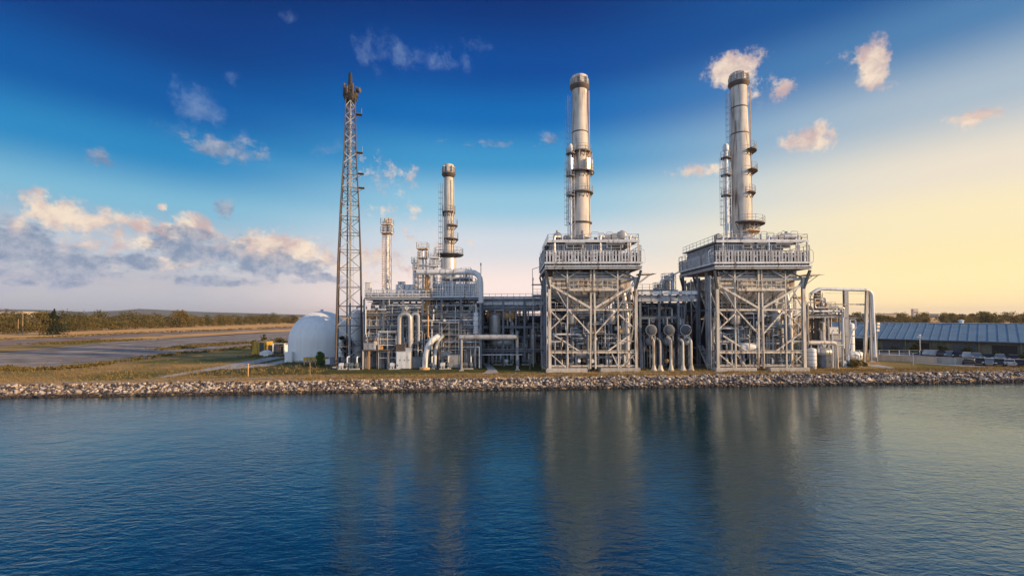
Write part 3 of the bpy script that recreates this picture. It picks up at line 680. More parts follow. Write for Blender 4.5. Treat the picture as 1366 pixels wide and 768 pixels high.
# ------------------------------------------------------------------ chimneys
def chimney(name, label, x, y, z0, z1, r0, r1, rings, ladder_side=-1, seams=True, m='stack', rim=True, halves=()):
    t = Thing(name, label, 'chimney', (x, y, z0), None, local=True); h = z1 - z0
    rad_at = lambda z: r0 + (r1 - r0) * min(1, max(0, (z - h*.30) / (h * 0.5)))
    zz = [0, h*.2, h*.3, h*.5, h*.65, h*.8, h - 1.5]
    t.part('shaft', MB().lathe((0,0,0), [(rad_at(z), z) for z in zz] + [(r1, h), (r1*.86, h), (r1*.86, h-3)], 48), m, smooth=50)
    mb = MB(); n = int(h / 3.4)
    for k in range(1, n): z = k * h / n; rr_ = rad_at(z); mb.lathe((0,0,z), [(rr_+.002, -.04), (rr_+.014, -.03), (rr_+.014, .03), (rr_+.002, .04)], 48)
    t.part('weld_seams', mb, m)
    if rim:
        c = t.part('collar', MB().lathe((0,0,h-2.0), [(r1, -.55), (r1+.42, -.05), (r1+.46, .2), (r1, .25)], 40), 'brown')
        t.part('railing', ring_rail((0,0,h-1.8), r1+.38, 1.1), 'steel', c)
        t.part('crown_band', MB().lathe((0,0,h-.5), [(r1+.01, -.1), (r1+.12, -.06), (r1+.12, .42), (r1+.01, .5)], 40), m)
        for a in range(0, 360, 45): t.part('crown_lug', MB().box(((r1+.22)*math.cos(R(a)), (r1+.22)*math.sin(R(a)), h-.9), (.3, .22, 1.1), R(a)), m)
    for z, w, a0, a1, kind in rings:
        z -= z0; rr_ = rad_at(z); mb = MB()
        if kind == 'band': t.part('stiffener_band', MB().lathe((0,0,z), [(rr_, -.12), (rr_+w, -.1), (rr_+w, .1), (rr_, .12)], 40), 'brown'); continue
        nseg = max(4, int((a1-a0)/12)); ins = [((rr_-.02)*math.cos(R(a0+(a1-a0)*k/nseg)), (rr_-.02)*math.sin(R(a0+(a1-a0)*k/nseg))) for k in range(nseg+1)]
        ous = [((rr_+w)*math.cos(R(a0+(a1-a0)*k/nseg)), (rr_+w)*math.sin(R(a0+(a1-a0)*k/nseg))) for k in range(nseg+1)]
        for k in range(nseg):
            q = [ins[k], ins[k+1], ous[k+1], ous[k]]
            mb.add([(a, b, z) for a, b in q] + [(a, b, z+.14) for a, b in q], [(0,1,2,3),(7,6,5,4),(0,3,7,4),(1,5,6,2),(2,6,7,3),(0,4,5,1)])
            if k % 2 == 0: mb.bar((ins[k][0], ins[k][1], z-.9), (ous[k][0]*.95, ous[k][1]*.95, z), .09)
        b = t.part('balcony', mb, 'brown' if kind == 'b' else 'ochre'); t.part('railing', ring_rail((0,0,z+.14), rr_+w-.05, 1.15, a0, a1), 'steel', b)
    if ladder_side is not None:
        t.part('ladder', ladder_mb((-(r0+.12), -.4, 0.4), h - 4), 'steel')
        t.part('conduit', MB().pipe([(r1+.2, -.9, .2), (r1+.2, -.9, h-3)], .09, 6), 'ochre')
    return t
cY = 81.0
zR = lambda py: Z(py, cY, 773)
# left stack
xL = X(774, cY, 250)
tL = chimney('chimney', 'cream chimney of the left boiler with a boxed gallery half way up', xL, cY, Z(318, cY), Z(103, cY, 773), 1.72, 1.33,
    [(zR(205.5), .55, 0, 360, 'b'), (zR(232), .9, -200, 20, 'b'), (zR(259), .6, -200, 20, 'b'), (zR(298), .35, 0, 0, 'band'), (zR(178), .03, 0, 0, 'band')])
z0L = tL.loc.z
# the boxed gallery: posts between two balconies
mb = MB()
for a in (-160, -130, -100, -70, -40, -10, 20):
    x, y = 2.15*math.cos(R(a)), 2.15*math.sin(R(a)); mb.bar((x, y, zR(232)-z0L), (x, y, zR(205.5)-z0L), .09)
tL.part('gallery_posts', mb, 'ochre')
for a, za, zb in ((-150, 214, 231), (-30, 216, 234), (-58, 216, 232)):
    x, y = 2.0*math.cos(R(a)), 2.0*math.sin(R(a)); tL.part('instrument_box', MB().box((x, y, (zR(za)+zR(zb))/2 - z0L), (.7, .7, zR(za)-zR(zb)), R(a)), 'alu')
xR = X(987.5, cY, 250)
z2 = lambda py: Z(py, cY, 987)
tR = chimney('chimney', 'cream chimney of the right boiler with short galleries on its right side', xR, cY, Z(318, cY), z2(99), 1.78, 1.36,
    [(z2(204), 1.15, -75, 25, 'b'), (z2(231), 1.15, -75, 25, 'b'), (z2(260), .7, -80, 25, 'b'), (z2(301), 2.1, -130, 20, 'b'), (z2(311), 1.3, -90, 10, 'o'), (z2(145), .03, 0, 0, 'band'), (z2(180), .03, 0, 0, 'band')])
# rear stack of the small unit
cY2 = 86.0; z3 = lambda py: Z(py, cY2, 598)
t3 = chimney('chimney', 'slimmer pale chimney of the left process unit', X(598.5, cY2, 300), cY2, z3(375), z3(220), .98, .86,
    [(z3(284), .35, 0, 360, 'b'), (z3(302), .8, -90, 30, 'b'), (z3(320), .9, -110, 30, 'b')])
t3.part('disc_platform', MB().lathe((0,0,z3(341)-z3(375)), [(1.0, -.35), (2.6, -.1), (2.9, .15), (1.0, .2)], 28), 'dsteel')
t3.part('railing', ring_rail((0,0,z3(340)-z3(375)+.1), 2.75, 1.1), 'steel')
t3.part('stack_base', MB().lathe((0,0,0), [(1.45, -.4), (1.45, z3(345)-z3(375))], 28), 'alu')

# slim service stacks next to the big ones
def slim_stack(px, Y, py_top, py_bot, r, label, plats, m='lsteel', head=True, name='vent_stack'):
    x = X(px, Y, (py_top+py_bot)/2); zb, zt = Z(py_bot, Y, px), Z(py_top, Y, px)
    t = Thing(name, label, 'vent stack', (x, Y, zb), None, local=True); h = zt - zb
    t.part('shaft', MB().cyl((0,0,0), (0,0,h*.93), r, 14), m)
    if head:
        t.part('head', MB().lathe((0,0,h*.93), [(r*1.0, -.3), (r*1.7, 0), (r*1.7, h*.05), (r*.9, h*.07)], 14), m)
    for p in plats:
        z = Z(p, Y, px) - zb; b = t.part('balcony', MB().lathe((0,0,z), [(r, 0), (r+.6, 0), (r+.6, .1), (r, .1)], 12), 'brown'); t.part('railing', ring_rail((0,0,z+.1), r+.56, 1.1, n=8), 'steel', b)
    t.part('ladder', ladder_mb((-r-.2, -.2, 0), h*.85, True), 'steel')
    mb = MB()
    for s_ in (-1, 1): mb.bar((s_*(r+.45), -(r+.1), 0), (s_*(r+.3), -(r+.1), h*.8), .07)
    for k in range(int(h*.8/1.5)): z = k*1.5; mb.bar((-(r+.45), -(r+.1), z), (r+.42, -(r+.1), z+1.3), .05)
    t.part('guide_frame', mb, m)
    return t
slim_stack(761.5, 79.5, 192, 318, .22, 'thin vent stack hugging the left side of the left chimney', (206, 236, 262), 'lsteel')
slim_stack(969, 79.0, 192, 318, .3, 'thin vent stack beside the left flank of the right chimney', (212, 235, 262), 'lsteel')

# ------------------------------------------------------------------ the two big boiler units
FY = 73.0
def boiler(cx, which, seed):
    rnd = random.Random(seed); other = 'left' if which == 'left' else 'right'
    loc = (cx, FY, GZ); H = lambda py: Z(py, FY, cx * 600 / FY + 683) - GZ
    fr = Thing('boiler_support', f'tall cream braced steel frame carrying the {which} boiler deck', 'steel frame', loc, 'steel frames of the two boilers', local=True)
    W = 7.0; ztop = H(371); D = 15.0
    zb, zm = H(469), H(413)
    colx = [(-W, .46), (-4.1, .2), (0, .42), (4.1, .2), (W, .46)]
    for yi, y in enumerate((0, 4.0, 8.0, D - .5)):
        for x, w in colx:
            if yi and abs(x) < 5 and yi != 2: continue
            if x == 0 and yi == 0:
                for s_ in (-.42, .42): fr.part('column', MB().hbeam((s_, y, .5), (s_ * (.6), y, ztop + 1.5), .27, .27), 'cream')
                continue
            q = w if yi == 0 else w * .8
            fr.part('column', MB().hbeam((x, y, 0.3), (x, y, ztop + (0 if abs(x) > 5 and not yi else 1.6)), q, q), 'cream' if yi == 0 else 'steel')  # rear rows darker: interior shade put into their colour
    for x in (-W, W):
        fr.part('cap_plate', MB().box((x, 0, ztop + .08), (.9, .9, .16)), 'cream')
    # base plinths
    for x0, x1 in ((-W-.5, -1.0), (1.2, W+.5)): fr.part('plinth', MB().bx(x0, x1, -.55, .65, 0, .62).bx(x0-.15, x0+.9, -.85, .95, 0, .45), 'concrete')
    for y in (8.0, D-.5): fr.part('plinth', MB().bx(-W-.4, W+.4, y-.5, y+.5, 0, .35), 'concrete')
    # beams
    def B(a, b, w=.3, m='cream', h=None): fr.part('beam', MB().hbeam(a, b, w, h or w*1.3), m)
    def K(a, b, w=.2, m='cream'): fr.part('brace', MB().bar(a, b, w), m)
    B((-W, 0, zb), (W, 0, zb), .36); B((-W, 0, zm), (W, 0, zm), .24); B((-W, 0, .95), (W, 0, .95), .2)
    B((-W, 0, H(372)), (W, 0, H(372)), .26, 'steel'); B((-W, 0, H(455)), (-4.1, 0, H(455)), .16); B((4.1, 0, H(455)), (W, 0, H(455)), .16)
    for y in (8.0, D-.5):
        for z in (zb, zm, H(372)): B((-W, y, z), (W, y, z), .26, 'msteel')  # rear beams darkened in colour for the shade further in
    for x in (-W, W):
        for z in (zb, zm, H(372)): B((x, 0, z), (x, D-.5, z), .24, 'steel')
        for (ya, yb) in ((0, 4), (4, 8), (8, D-.5)):
            K((x, ya, zm), (x, yb, H(372)), .18, 'cream'); K((x, yb, zb), (x, ya, zm), .18, 'cream' if ya < 5 else 'steel'); K((x, ya, .8), (x, yb, zb), .16, 'steel')
    # front bracing, as in the photograph: a V down to the middle, a V below it, K braces at the sides
    K((-W, 0, H(379)), (-.3, 0, H(411)), .34); K((W, 0, H(379)), (.3, 0, H(411)), .34)
    K((-4.1, 0, zm+.2), (-.3, 0, H(446)), .2); K((4.1, 0, zm+.2), (.3, 0, H(446)), .2)
    K((-W, 0, H(440)), (-4.1, 0, H(418)), .2); K((W, 0, H(440)), (4.1, 0, H(418)), .2)
    K((-W, 0, zm), (-5.2, 0, H(428)), .2); K((W, 0, zm), (5.2, 0, H(428)), .2)
    K((-6.2, 0, H(447)), (-2.2, 0, zb+.1), .22); K((W-.5, 0, H(444)), (2.4, 0, zb+.1), .22)
    K((-W, 0, zb-.2), (-4.4, 0, .7), .18); K((W, 0, zb-.2), (4.4, 0, .7), .18); K((-2.4, 0, .7), (-4.1, 0, zb-.2), .16) if which == 'right' else K((4.1, 0, .7), (3.0, 0, zb-.2), .16)
    K((-W, 0, H(371)), (-4.0, 0, zm), .15, 'steel'); K((W, 0, H(371)), (4.0, 0, zm), .15, 'steel')
    for s_ in (-1, 1):   # knee braces up to the overhanging deck
        K((s_*W, -.1, H(385)), (s_*(W+.7), -.7, H(361)), .34, 'dsteel'); K((s_*W, 0, ztop), (s_*(W-3.0), 0, H(360)), .2, 'dsteel'); K((s_*W, 8, ztop-1.2), (s_*(W+.7), 8, H(360)), .3, 'dsteel'); K((s_*W, 14, ztop-1.5), (s_*(W+.7), 14, H(360)), .3, 'dsteel')
        K((s_*4.1, 0, ztop), (s_*2.0, 0, H(361)), .16, 'steel'); K((s_*4.1, 0, ztop), (s_*6.0, 0, H(361)), .16, 'steel')
    # balcony at the hopper rim
    zf = H(386)
    fr.part('balcony', MB().bx(-3.9, 3.9, -.5, .9, zf-.25, zf), 'cream'); fr.part('railing', MB().rail([(-3.9, -.45, zf), (3.9, -.45, zf)], 1.4, .78, .05), 'cream', fr.o.children[-1])
    zf = H(459)
    for x0, x1 in ((-6.6, -1.2), (1.4, 6.6)):
        b = fr.part('walkway', MB().bx(x0, x1, 2.0, 3.2, zf-.15, zf), 'steel'); fr.part('railing', MB().rail([(x0, 2.0, zf), (x1, 2.0, zf)], 1.1, 1.0, .035), 'lsteel', b)
    b = fr.part('walkway', MB().bx(-6.6, 6.6, 1.4, 2.6, zm-.05, zm+.1), 'steel'); fr.part('railing', MB().rail([(-6.6, 1.4, zm+.1), (6.6, 1.4, zm+.1)], 1.1, 1.0, .035), 'steel', b)
    # stairs at the side
    mb = MB()
    for k in range(16): q = k/15; mb.bx(-W-1.1, -W-.3, 1.5+q*3.6, 1.75+q*3.6, .4+q*3.3, .46+q*3.3)
    mb.bar((-W-1.1,1.4,.3),(-W-1.1,5.2,3.8),.06,.25).bar((-W-.3,1.4,.3),(-W-.3,5.2,3.8),.06,.25); fr.part('stair', mb, 'steel')
    # deck
    z1, z2_ = H(359.5), H(352)
    dk = Thing('boiler_deck', f'wide railed service deck of slatted panels on top of the {which} boiler', 'deck', (cx, FY, GZ + z1), 'service decks of the two boilers', local=True)
    HH = lambda py: H(py) - z1
    ox, oy0, oy1 = W + .75, -1.0, D - .6
    dk.part('deck_edge', MB().bx(-ox, ox, oy0, oy0+.3, .0, .42).bx(-ox, ox, oy1-.3, oy1, 0, .42).bx(-ox, -ox+.3, oy0+.3, oy1-.3, 0, .42).bx(ox-.3, ox, oy0+.3, oy1-.3, 0, .42), 'steel')
    dk.part('deck_floor', MB().bx(-ox+.3, ox-.3, oy0+.3, oy1-.3, .12, .3), 'dsteel')
    dk.part('upper_edge', MB().bx(-ox-.1, ox+.1, oy0-.12, oy0+.16, HH(352.5), HH(350.5)).bx(-ox-.1, -ox+.16, oy0+.16, oy1, HH(352.5), HH(350.5)).bx(ox-.16, ox+.1, oy0+.16, oy1, HH(352.5), HH(350.5)), 'lsteel')
    dk.part('lower_edge', MB().bx(-ox-.05, ox+.05, oy0-.16, oy0-.01, HH(356.5), HH(355)), 'lsteel')
    mb = MB()
    for k in range(30): x = -ox+.3+k*(2*ox-.6)/29; mb.bx(x-.05, x+.05, oy0+.1, oy0+.4, .42, HH(352.5))
    for k in range(30): y = oy0+.5+k*(oy1-oy0-.8)/29; mb.bx(-ox+.1, -ox+.3, y-.05, y+.05, .42, HH(352.5)); mb.bx(ox-.3, ox-.1, y-.05, y+.05, .42, HH(352.5))
    dk.part('deck_studs', mb, 'msteel')
    zs0, zs1 = HH(350.5), HH(335.5)
    def slats(a, b, name='slat_screen', pitch=.50):
        a, b = V(a), V(b); L_ = (b-a).length; n_ = int(L_/pitch); mb = MB(); d = (b-a).normalized(); nn = V((-d.y, d.x, 0)); rz = math.atan2(d.y, d.x)
        for k in range(n_):
            p = a + d*(k+.5)*L_/n_; hh = zs1 - zs0
            mb.box((p.x, p.y, zs0+hh/2), (.23, .07, hh * rnd.choice((1, 1, 1, .93))), rz)
            for q in (.2, .5, .8):
                if rnd.random() < .35: mb.box((p.x+d.x*pitch*.5, p.y+d.y*pitch*.5, zs0+hh*q), (pitch*.5, .04, hh*rnd.uniform(.06,.14)), rz)
        s_ = dk.part(name, mb, 'screen', smooth=0)
        rl = MB()
        for z in (zs0+.05, zs0+(zs1-zs0)*.62, zs1): rl.bar((a.x, a.y, z), (b.x, b.y, z), .1)
        n2 = int(L_/1.45)
        for k in range(n2+1): p = a.lerp(b, k/n2); rl.bar((p.x, p.y, zs0), (p.x, p.y, zs1+.9), .09)
        rl.bar((a.x, a.y, zs1+.9), (b.x, b.y, zs1+.9), .06)
        dk.part('rails', rl, 'steel', s_)
    slats((-ox, oy0, 0), (ox-.35, oy0, 0)); slats((-ox, oy1, 0), (-ox, oy0, 0)); slats((ox-.0, oy0+.4, 0), (ox, oy1, 0)); slats((ox, oy1, 0), (-ox, oy1, 0))
    dk.part('dark_gap_backing', MB().bx(-ox+.5, ox-.6, oy0+.62, oy0+.7, .42, zs1-.3).bx(-ox+.5, -ox+.58, oy0+.8, oy1-.6, .42, zs1-.3), 'dsteel')  # dark sheet added so the gaps between slats read as shade
    # inner plant room with ribbed panels
    zr = HH(321.5); hx = ox - 1.2
    dk.part('plant_room', MB().bx(-hx, hx-2.6, oy0+1.2, oy1-1.2, .3, zr-.25), 'msteel')
    mb = MB()
    for k in range(34): x = -hx+.15+k*(2*hx-2.9)/33; mb.bx(x-.11, x+.11, oy0+1.06, oy0+1.198, .3, zr-.3)
    for k in range(30): y = oy0+1.4+k*(oy1-oy0-2.8)/29; mb.bx(-hx-.13, -hx-.002, y-.08, y+.08, .3, zr-.3)
    dk.part('wall_ribs', mb, 'screen', smooth=0)
    dk.part('roof', MB().bx(-ox+.45, hx+.9, oy0+.25, oy1-.6, zr-.2, zr), 'steel')
    dk.part('roof_edge', MB().bx(-ox+.4, hx+.95, oy0+.2, oy0+.245, zr-.32, zr+.1), 'lsteel')
    for x in (hx+.8, hx-.9): dk.part('roof_post', MB().bx(x-.1, x+.1, oy0+.3, oy0+.5, .3, zr-.2), 'cream')
    dk.part('railing', MB().rail([(-ox+.5, oy1-.8, zr), (-ox+.5, oy0+.3, zr), (hx+.8, oy0+.3, zr), (hx+.8, oy1-.8, zr)], 1.0, 1.6, .035, mid=2, kick=False), 'steel')
    # openings and ducts on the front wall
    for x, w_ in (((-2.9, 2.4), (3.6, 2.3)) if which == 'left' else ((-2.2, 1.0), (.0, .8), (3.6, 2.0))):
        b = dk.part('louvre_hood', MB().bx(x-w_/2-.2, x+w_/2+.2, oy0+.55, oy0+1.19, HH(331), HH(326)), 'lsteel'); dk.part('louvre_opening', MB().bx(x-w_/2, x+w_/2, oy0+.5, oy0+.548, HH(330.3), HH(326.6)), 'black', b)
        dk.part('hood_lip', MB().bx(x-w_/2-.4, x+w_/2+.4, oy0+.1, oy0+.6, HH(326), HH(325)), 'steel', b)
    mb = MB()
    for s_ in (-1, 1):   # hooped rails poking out at the corners
        mb.pipe([(s_*ox, oy0+.6, zs1+.4), (s_*(ox+.75), oy0+.6, zs1+.1), (s_*(ox+.75), oy0+.6, zs0), (s_*ox, oy0+.6, zs0-.2)], .05, 6, .4)
    dk.part('corner_hoops', mb, 'lsteel')
    mb = MB()
    for k in range(6): x = -5.6 + k*2.1; mb.cyl((x, oy0+1.8, zr), (x, oy0+1.8, zr+rnd.uniform(.4, 1.9)), rnd.uniform(.12, .3), 10)
    for k in range(5): x = -5 + k*2.4; mb.box((x, oy0+rnd.uniform(2.5, 7), zr+.35), (rnd.uniform(.6, 1.6), 1.2, .7))
    dk.part('roof_gear', mb, 'steel')
    mb = MB()
    for k in range(9):
        x = rnd.uniform(-6, 6); y = oy0 + rnd.uniform(.5, 5); h_ = rnd.uniform(.8, 2.0); w_ = rnd.uniform(.5, 1.4)
        mb.pipe([(x, y, zr), (x, y, zr+h_), (x+w_, y, zr+h_), (x+w_, y, zr)], .045, 6, .3)
    dk.part('hoist_frames', mb, 'steel')
    for k in range(4): x = (-4.6, -2.6, 1.9, 3.0)[k]; dk.part('roof_box', MB().bx(x, x+rnd.uniform(.8, 1.5), oy0+.9, oy0+2.2, zr, zr+rnd.uniform(.5, 1.1)), rnd.choice(['msteel', 'dalu', 'screen']))
    for k in range(3): x = (-6.2, 1.2, 6.0)[k]; dk.part('deck_pipe', MB().pipe([(x, oy0+.45, .5), (x, oy0+.45, zr+.7), (x+1.2, oy0+1.4, zr+.7), (x+1.2, oy0+1.4, zr)], .16, 10), 'alu')
    # silencers on the roof
    for q, (pxo, l_, rr_) in enumerate(((-5.6, .7, .6), (5.0, .9, .72)) if which == 'left' else ((5.2, 2.6, .5), (-6.4, .8, .5))):
        big = ('round drum shaped' if l_ < 2 else 'long horizontal cylindrical'); side = 'left' if pxo < 0 else 'right'
        s_ = Thing('vent_silencer', f'{big} silencer at the {side} roof corner of the {which} boiler', 'silencer', (cx+pxo, FY+.9, GZ+z1+zr), 'silencers on the boiler roofs', local=True)
        zc_ = rr_ + .35
        if l_ < 2: s_.part('drum', MB().lathe((0,0,zc_), [(rr_*.7, -l_/2), (rr_, -l_/2+.12), (rr_, l_/2-.12), (rr_*.7, l_/2)], 24, 'y'), 'dalu')
        else: s_.part('drum', MB().lathe((0,0,zc_), [(rr_*.7, -l_/2), (rr_, -l_/2+.2), (rr_, l_/2-.2), (rr_*.7, l_/2)], 24, 'x'), 'alu')
        for dx in (-.35, .35): s_.part('saddle', MB().bx(dx-.06, dx+.06, -.4, .4, 0, zc_-rr_*.6), 'steel')
        s_.part('hoop', MB().pipe([(-rr_*1.1, -.3, 0), (-rr_*1.1, -.3, zc_+rr_*.5), (0, -.3, zc_+rr_*1.1), (rr_*1.1, -.3, zc_+rr_*.5), (rr_*1.1, -.3, 0)], .05, 6), 'steel')
    # hopper and ducts hung in the frame
    hp = Thing('boiler_hopper', f'big cream funnel shaped hopper hung inside the {which} boiler frame', 'hopper', (cx, FY, GZ), 'hoppers of the two boilers', local=True)
    za, zb_, zc2 = H(368), H(384), H(411)
    def frust(mb, z0, z1, x0, x1, y0a, y0b, y1a, y1b):
        vs = [(-x0, y0a, z0), (x0, y0a, z0), (x0, y0b, z0), (-x0, y0b, z0), (-x1, y1a, z1), (x1, y1a, z1), (x1, y1b, z1), (-x1, y1b, z1)]
        return mb.add(vs, [(0,3,2,1),(4,5,6,7),(0,1,5,4),(1,2,6,5),(2,3,7,6),(3,0,4,7)])
    hp.part('casing', frust(MB(), zb_, za, 6.4, 6.4, 1.2, 13.6, 1.2, 13.6), 'hopper')
    hp.part('funnel', frust(MB(), zc2, zb_, 2.5, 6.4, 2.8, 10.5, 1.2, 13.6), 'hopper')
    mb = MB()
    for k in range(9):
        f_ = k/8*2-1; mb.bar((f_*2.5, 2.74, zc2), (f_*6.4, 1.12, zb_), .14, .14)
    for k in range(6): f_ = k/5; mb.bar((-2.58, 2.9+f_*7, zc2), (-6.5, 1.3+f_*12, zb_), .14)
    hp.part('ribs', mb, 'hopper')
    hp.part('shade_backdrop_panel', MB().bx(-6.5, 2.2, 13.75, 13.85, H(428)+.3, za-.1), 'dsteel')  # added dark sheet, a painted shady background beside the funnel
    hp.part('rim_beam', MB().bx(-6.6, 6.6, .95, 1.19, zb_-.1, zb_+.22), 'cream')
    hp.part('expansion_joint', MB().bx(-2.9, 2.9, 2.6, 10.8, zc2-.9, zc2), 'alu')
    mb = MB()
    for k in range(4): mb.bx(-3.05, 3.05, 2.45, 10.95, zc2-.85+k*.24, zc2-.77+k*.24)
    hp.part('bellows_folds', mb, 'cream')
    hp.part('duct', frust(MB(), H(450), zc2-.9, 2.0, 3.2, 4.5, 9, 3.4, 10.4), 'msteel')
    mb = MB()
    # dark machinery under the deck
    for k in range(12): x = -6.2 + k*1.12; mb.cyl((x, .9, H(366)), (x+rnd.uniform(-.4,.4), .9, H(361)), rnd.uniform(.12,.32), 8)
    hp.part('header_nozzles', mb, 'alu')
    for z in (H(363.5), H(368)): hp.part('header', MB().cyl((-6.3, .7, z), (6.3, .7, z), .22 if z > H(366) else .3, 12), 'dalu')
    # vessels
    gk = 'vessels under the two boilers'
    for sx, nm in ((-1, 'left'), (1, 'right')):
        vv = Thing('hanging_drum', f'grey upright drum hung {nm} of the middle under the {which} hopper', 'vessel', (cx+sx*3.3, FY+1.6, GZ+H(433)), gk, local=True)
        hh = H(412)-H(433); vv.part('shell', MB().lathe((0,0,0), [(.3,-.1),(.75,.1),(.85,.4),(.85,hh-.3),(.7,hh),(.2,hh+.1)], 20), 'dalu'); vv.part('bands', MB().lathe((0,0,hh*.35), [(.85,-.05),(.9,0),(.85,.05)], 20).lathe((0,0,hh*.75), [(.85,-.05),(.9,0),(.85,.05)], 20), 'steel')
        vv.part('outlet_pipe', MB().pipe([(0,0,0), (0,0,-1.6), (sx*.9,0,-2.2), (sx*.9,0,-4.4)], .2, 8), 'msteel')
    vv = Thing('inclined_vessel', f'large dark dished vessel lying low inside the {which} frame', 'vessel', (cx-2.0, FY+3.2, GZ+H(462)), gk, local=True)
    vv.part('shell', MB().sweep([(-1.6,0,2.9), (-1.5,0,2.8), (-1.1,0,2.5), (1.3,0,.9), (1.7,0,.6), (1.8,0,.5)], [.2,.95,1.3,1.3,.95,.2], 20), 'msteel', smooth=50); vv.part('support', MB().bx(-.2,.2,-.6,.6,-H(462),1.0), 'steel')
    hz = Thing('horizontal_drum', f'pale horizontal drum near the ground inside the {which} frame', 'vessel', (cx-1.2, FY+2.0, GZ), gk, local=True); zc_ = H(473) if which == 'left' else H(464)
    hz.part('shell', MB().lathe((0,0,zc_), [(.2,-1.5),(.55,-1.35),(.72,-1.0),(.72,1.0),(.55,1.35),(.2,1.5)], 20, 'x'), 'white' if which == 'right' else 'alu', smooth=50)
    for dx in (-.8, .8): hz.part('saddle', MB().bx(dx-.12, dx+.12, -.5, .5, 0.02, zc_-.45), 'steel')
    # added dark backdrop box, standing in for the shade inside the frame
    en = Thing('shade_backdrop', f'added dark ribbed backdrop standing in for shade inside the {which} frame', 'building', (cx, FY+6.2, GZ), 'added dark backdrops under the boilers', local=True)
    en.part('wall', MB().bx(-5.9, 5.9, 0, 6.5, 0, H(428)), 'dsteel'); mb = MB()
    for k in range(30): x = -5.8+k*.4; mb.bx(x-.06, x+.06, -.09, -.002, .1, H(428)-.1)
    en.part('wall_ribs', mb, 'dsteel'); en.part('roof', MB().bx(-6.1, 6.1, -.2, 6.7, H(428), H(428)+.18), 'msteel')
    for x in (-3.6, 2.2): 
        d_ = en.part('door', MB().bx(x, x+1.1, -.16, -.1, .02, 2.2), 'brown'); en.part('handle', MB().bx(x+.85, x+.95, -.22, -.162, 1.0, 1.2), 'lsteel', d_)
    # pipework
    pw = Thing('pipework', f'tangle of lagged pipes threading through the {which} boiler frame', 'pipes', loc, 'pipework under the boilers', local=True)
    mats = ['lsteel', 'msteel', 'dsteel', 'dalu', 'msteel', 'dsteel', 'steel', 'alu']  # mostly dark picks, painting the frame's inner shade onto the pipes
    for k in range(62):
        y = rnd.uniform(1.0, 5.8); x = rnd.uniform(-6.6, 6.6); r_ = rnd.choice([.06, .08, .1, .13, .18, .24]); zt = rnd.uniform(H(458), H(413)); z0 = rnd.choice([0.02, 0.02, rnd.uniform(1, 4)])
        pts = [(x, y, z0), (x, y, zt)]; q = rnd.random()
        if q < .7:
            x2 = max(-6.8, min(6.8, x + rnd.uniform(-4.5, 4.5))); pts.append((x2, y, zt))
            if q < .45: pts.append((x2, y, zt + rnd.uniform(-3.5, 3.5) if rnd.random() < .7 else 0.02))
        if (V(pts[-1])-V(pts[-2])).length < .6: pts.pop()
        pp = pw.part('pipe', MB().pipe(pts, r_, 8), rnd.choice(mats))
        if r_ > .09:
            mb = MB(); zz = z0 + .8
            while zz < zt - .5: mb.cyl((x, y, zz-.04), (x, y, zz+.04), r_*1.6, 8); zz += rnd.uniform(1.3, 2.8)
            if mb.v: pw.part('flange', mb, 'steel', pp)
    for k in range(18):
        z = rnd.choice([H(478), H(470), H(461), H(446), H(436), H(424), H(418), H(404), H(396)]); y = rnd.uniform(.8, 5.5); x0 = rnd.uniform(-7, 1); x1 = x0 + rnd.uniform(3, 7)
        pw.part('pipe', MB().cyl((x0, y, z), (min(7.4, x1), y, z), rnd.choice([.07, .1, .16, .22]), 8), rnd.choice(mats))
    for k in range(34):
        y = rnd.uniform(.35, 2.4); x = rnd.uniform(-6.5, 6.5); z = rnd.uniform(1.2, H(402)); r_ = rnd.choice([.035, .045, .06])
        if k % 2: pts = [(x, y, z), (x + rnd.uniform(-3, 3), y, z), (x + rnd.uniform(-3, 3), y, z)]; pts = [pts[0], pts[1], (pts[1][0], y, z + rnd.uniform(-2.5, 2.5))]
        else: pts = [(x, y, z - 2), (x, y, z + 1), (x + rnd.choice((-.8, .8)), y, z + 1)]
        pts = [(max(-6.9, min(6.9, p[0])), p[1], max(.1, p[2])) for p in pts]
        if (V(pts[1])-V(pts[0])).length < .3 or (V(pts[2])-V(pts[1])).length < .3: continue
        pw.part('conduit', MB().pipe(pts, r_, 6), rnd.choice(['lsteel', 'cream', 'ochre', 'steel', 'alu']))  # ochre and cream picks paint rust and orange sun highlights
    for k in range(26):
        y = rnd.uniform(.8, 3.5); x = rnd.uniform(-6.4, 6.4); z = rnd.choice([1.4, 2.0, H(466), H(450), H(440), H(425), H(418)]) + rnd.uniform(-.3, .6); q = rnd.uniform(.16, .34)
        pw.part('valve', MB().lathe((x, y, z), [(q*.5,-q*1.4),(q,-q),(q*.6,-q*.4),(q*.6,q*.4),(q,q),(q*.5,q*1.4)], 10).cyl((x, y, z), (x, y-q*2.2, z), q*.25, 6).lathe((x, y-q*2.2, z), [(q*.5,-.03),(q*1.1,-.03),(q*1.1,.03),(q*.5,.03)], 12, 'y'), rnd.choice(['lsteel', 'ochre', 'brown', 'steel', 'white']))
    for k in range(7):
        x = rnd.uniform(-6, 5); z = rnd.choice([H(452), H(433), H(421), H(404)]); L_ = rnd.uniform(1.5, 3.5)
        pw.part('cable_tray', MB().bx(x, x+L_, 1.0, 1.35, z, z+.1), 'lsteel')
    # inclined big ducts at the right hand side, side piping
    for k, (y, r_) in enumerate(((2.2, .42), (5.0, .5), (9.0, .55))):
        pw.part('pipe', MB().pipe([(W-.9, y, .1), (W-.9, y, H(420)), (W-.2 if k else 5.4, y, H(385)), (W-.2 if k else 5.4, y, H(368))], r_, 14, 1.2), 'alu' if k != 1 else 'lsteel')
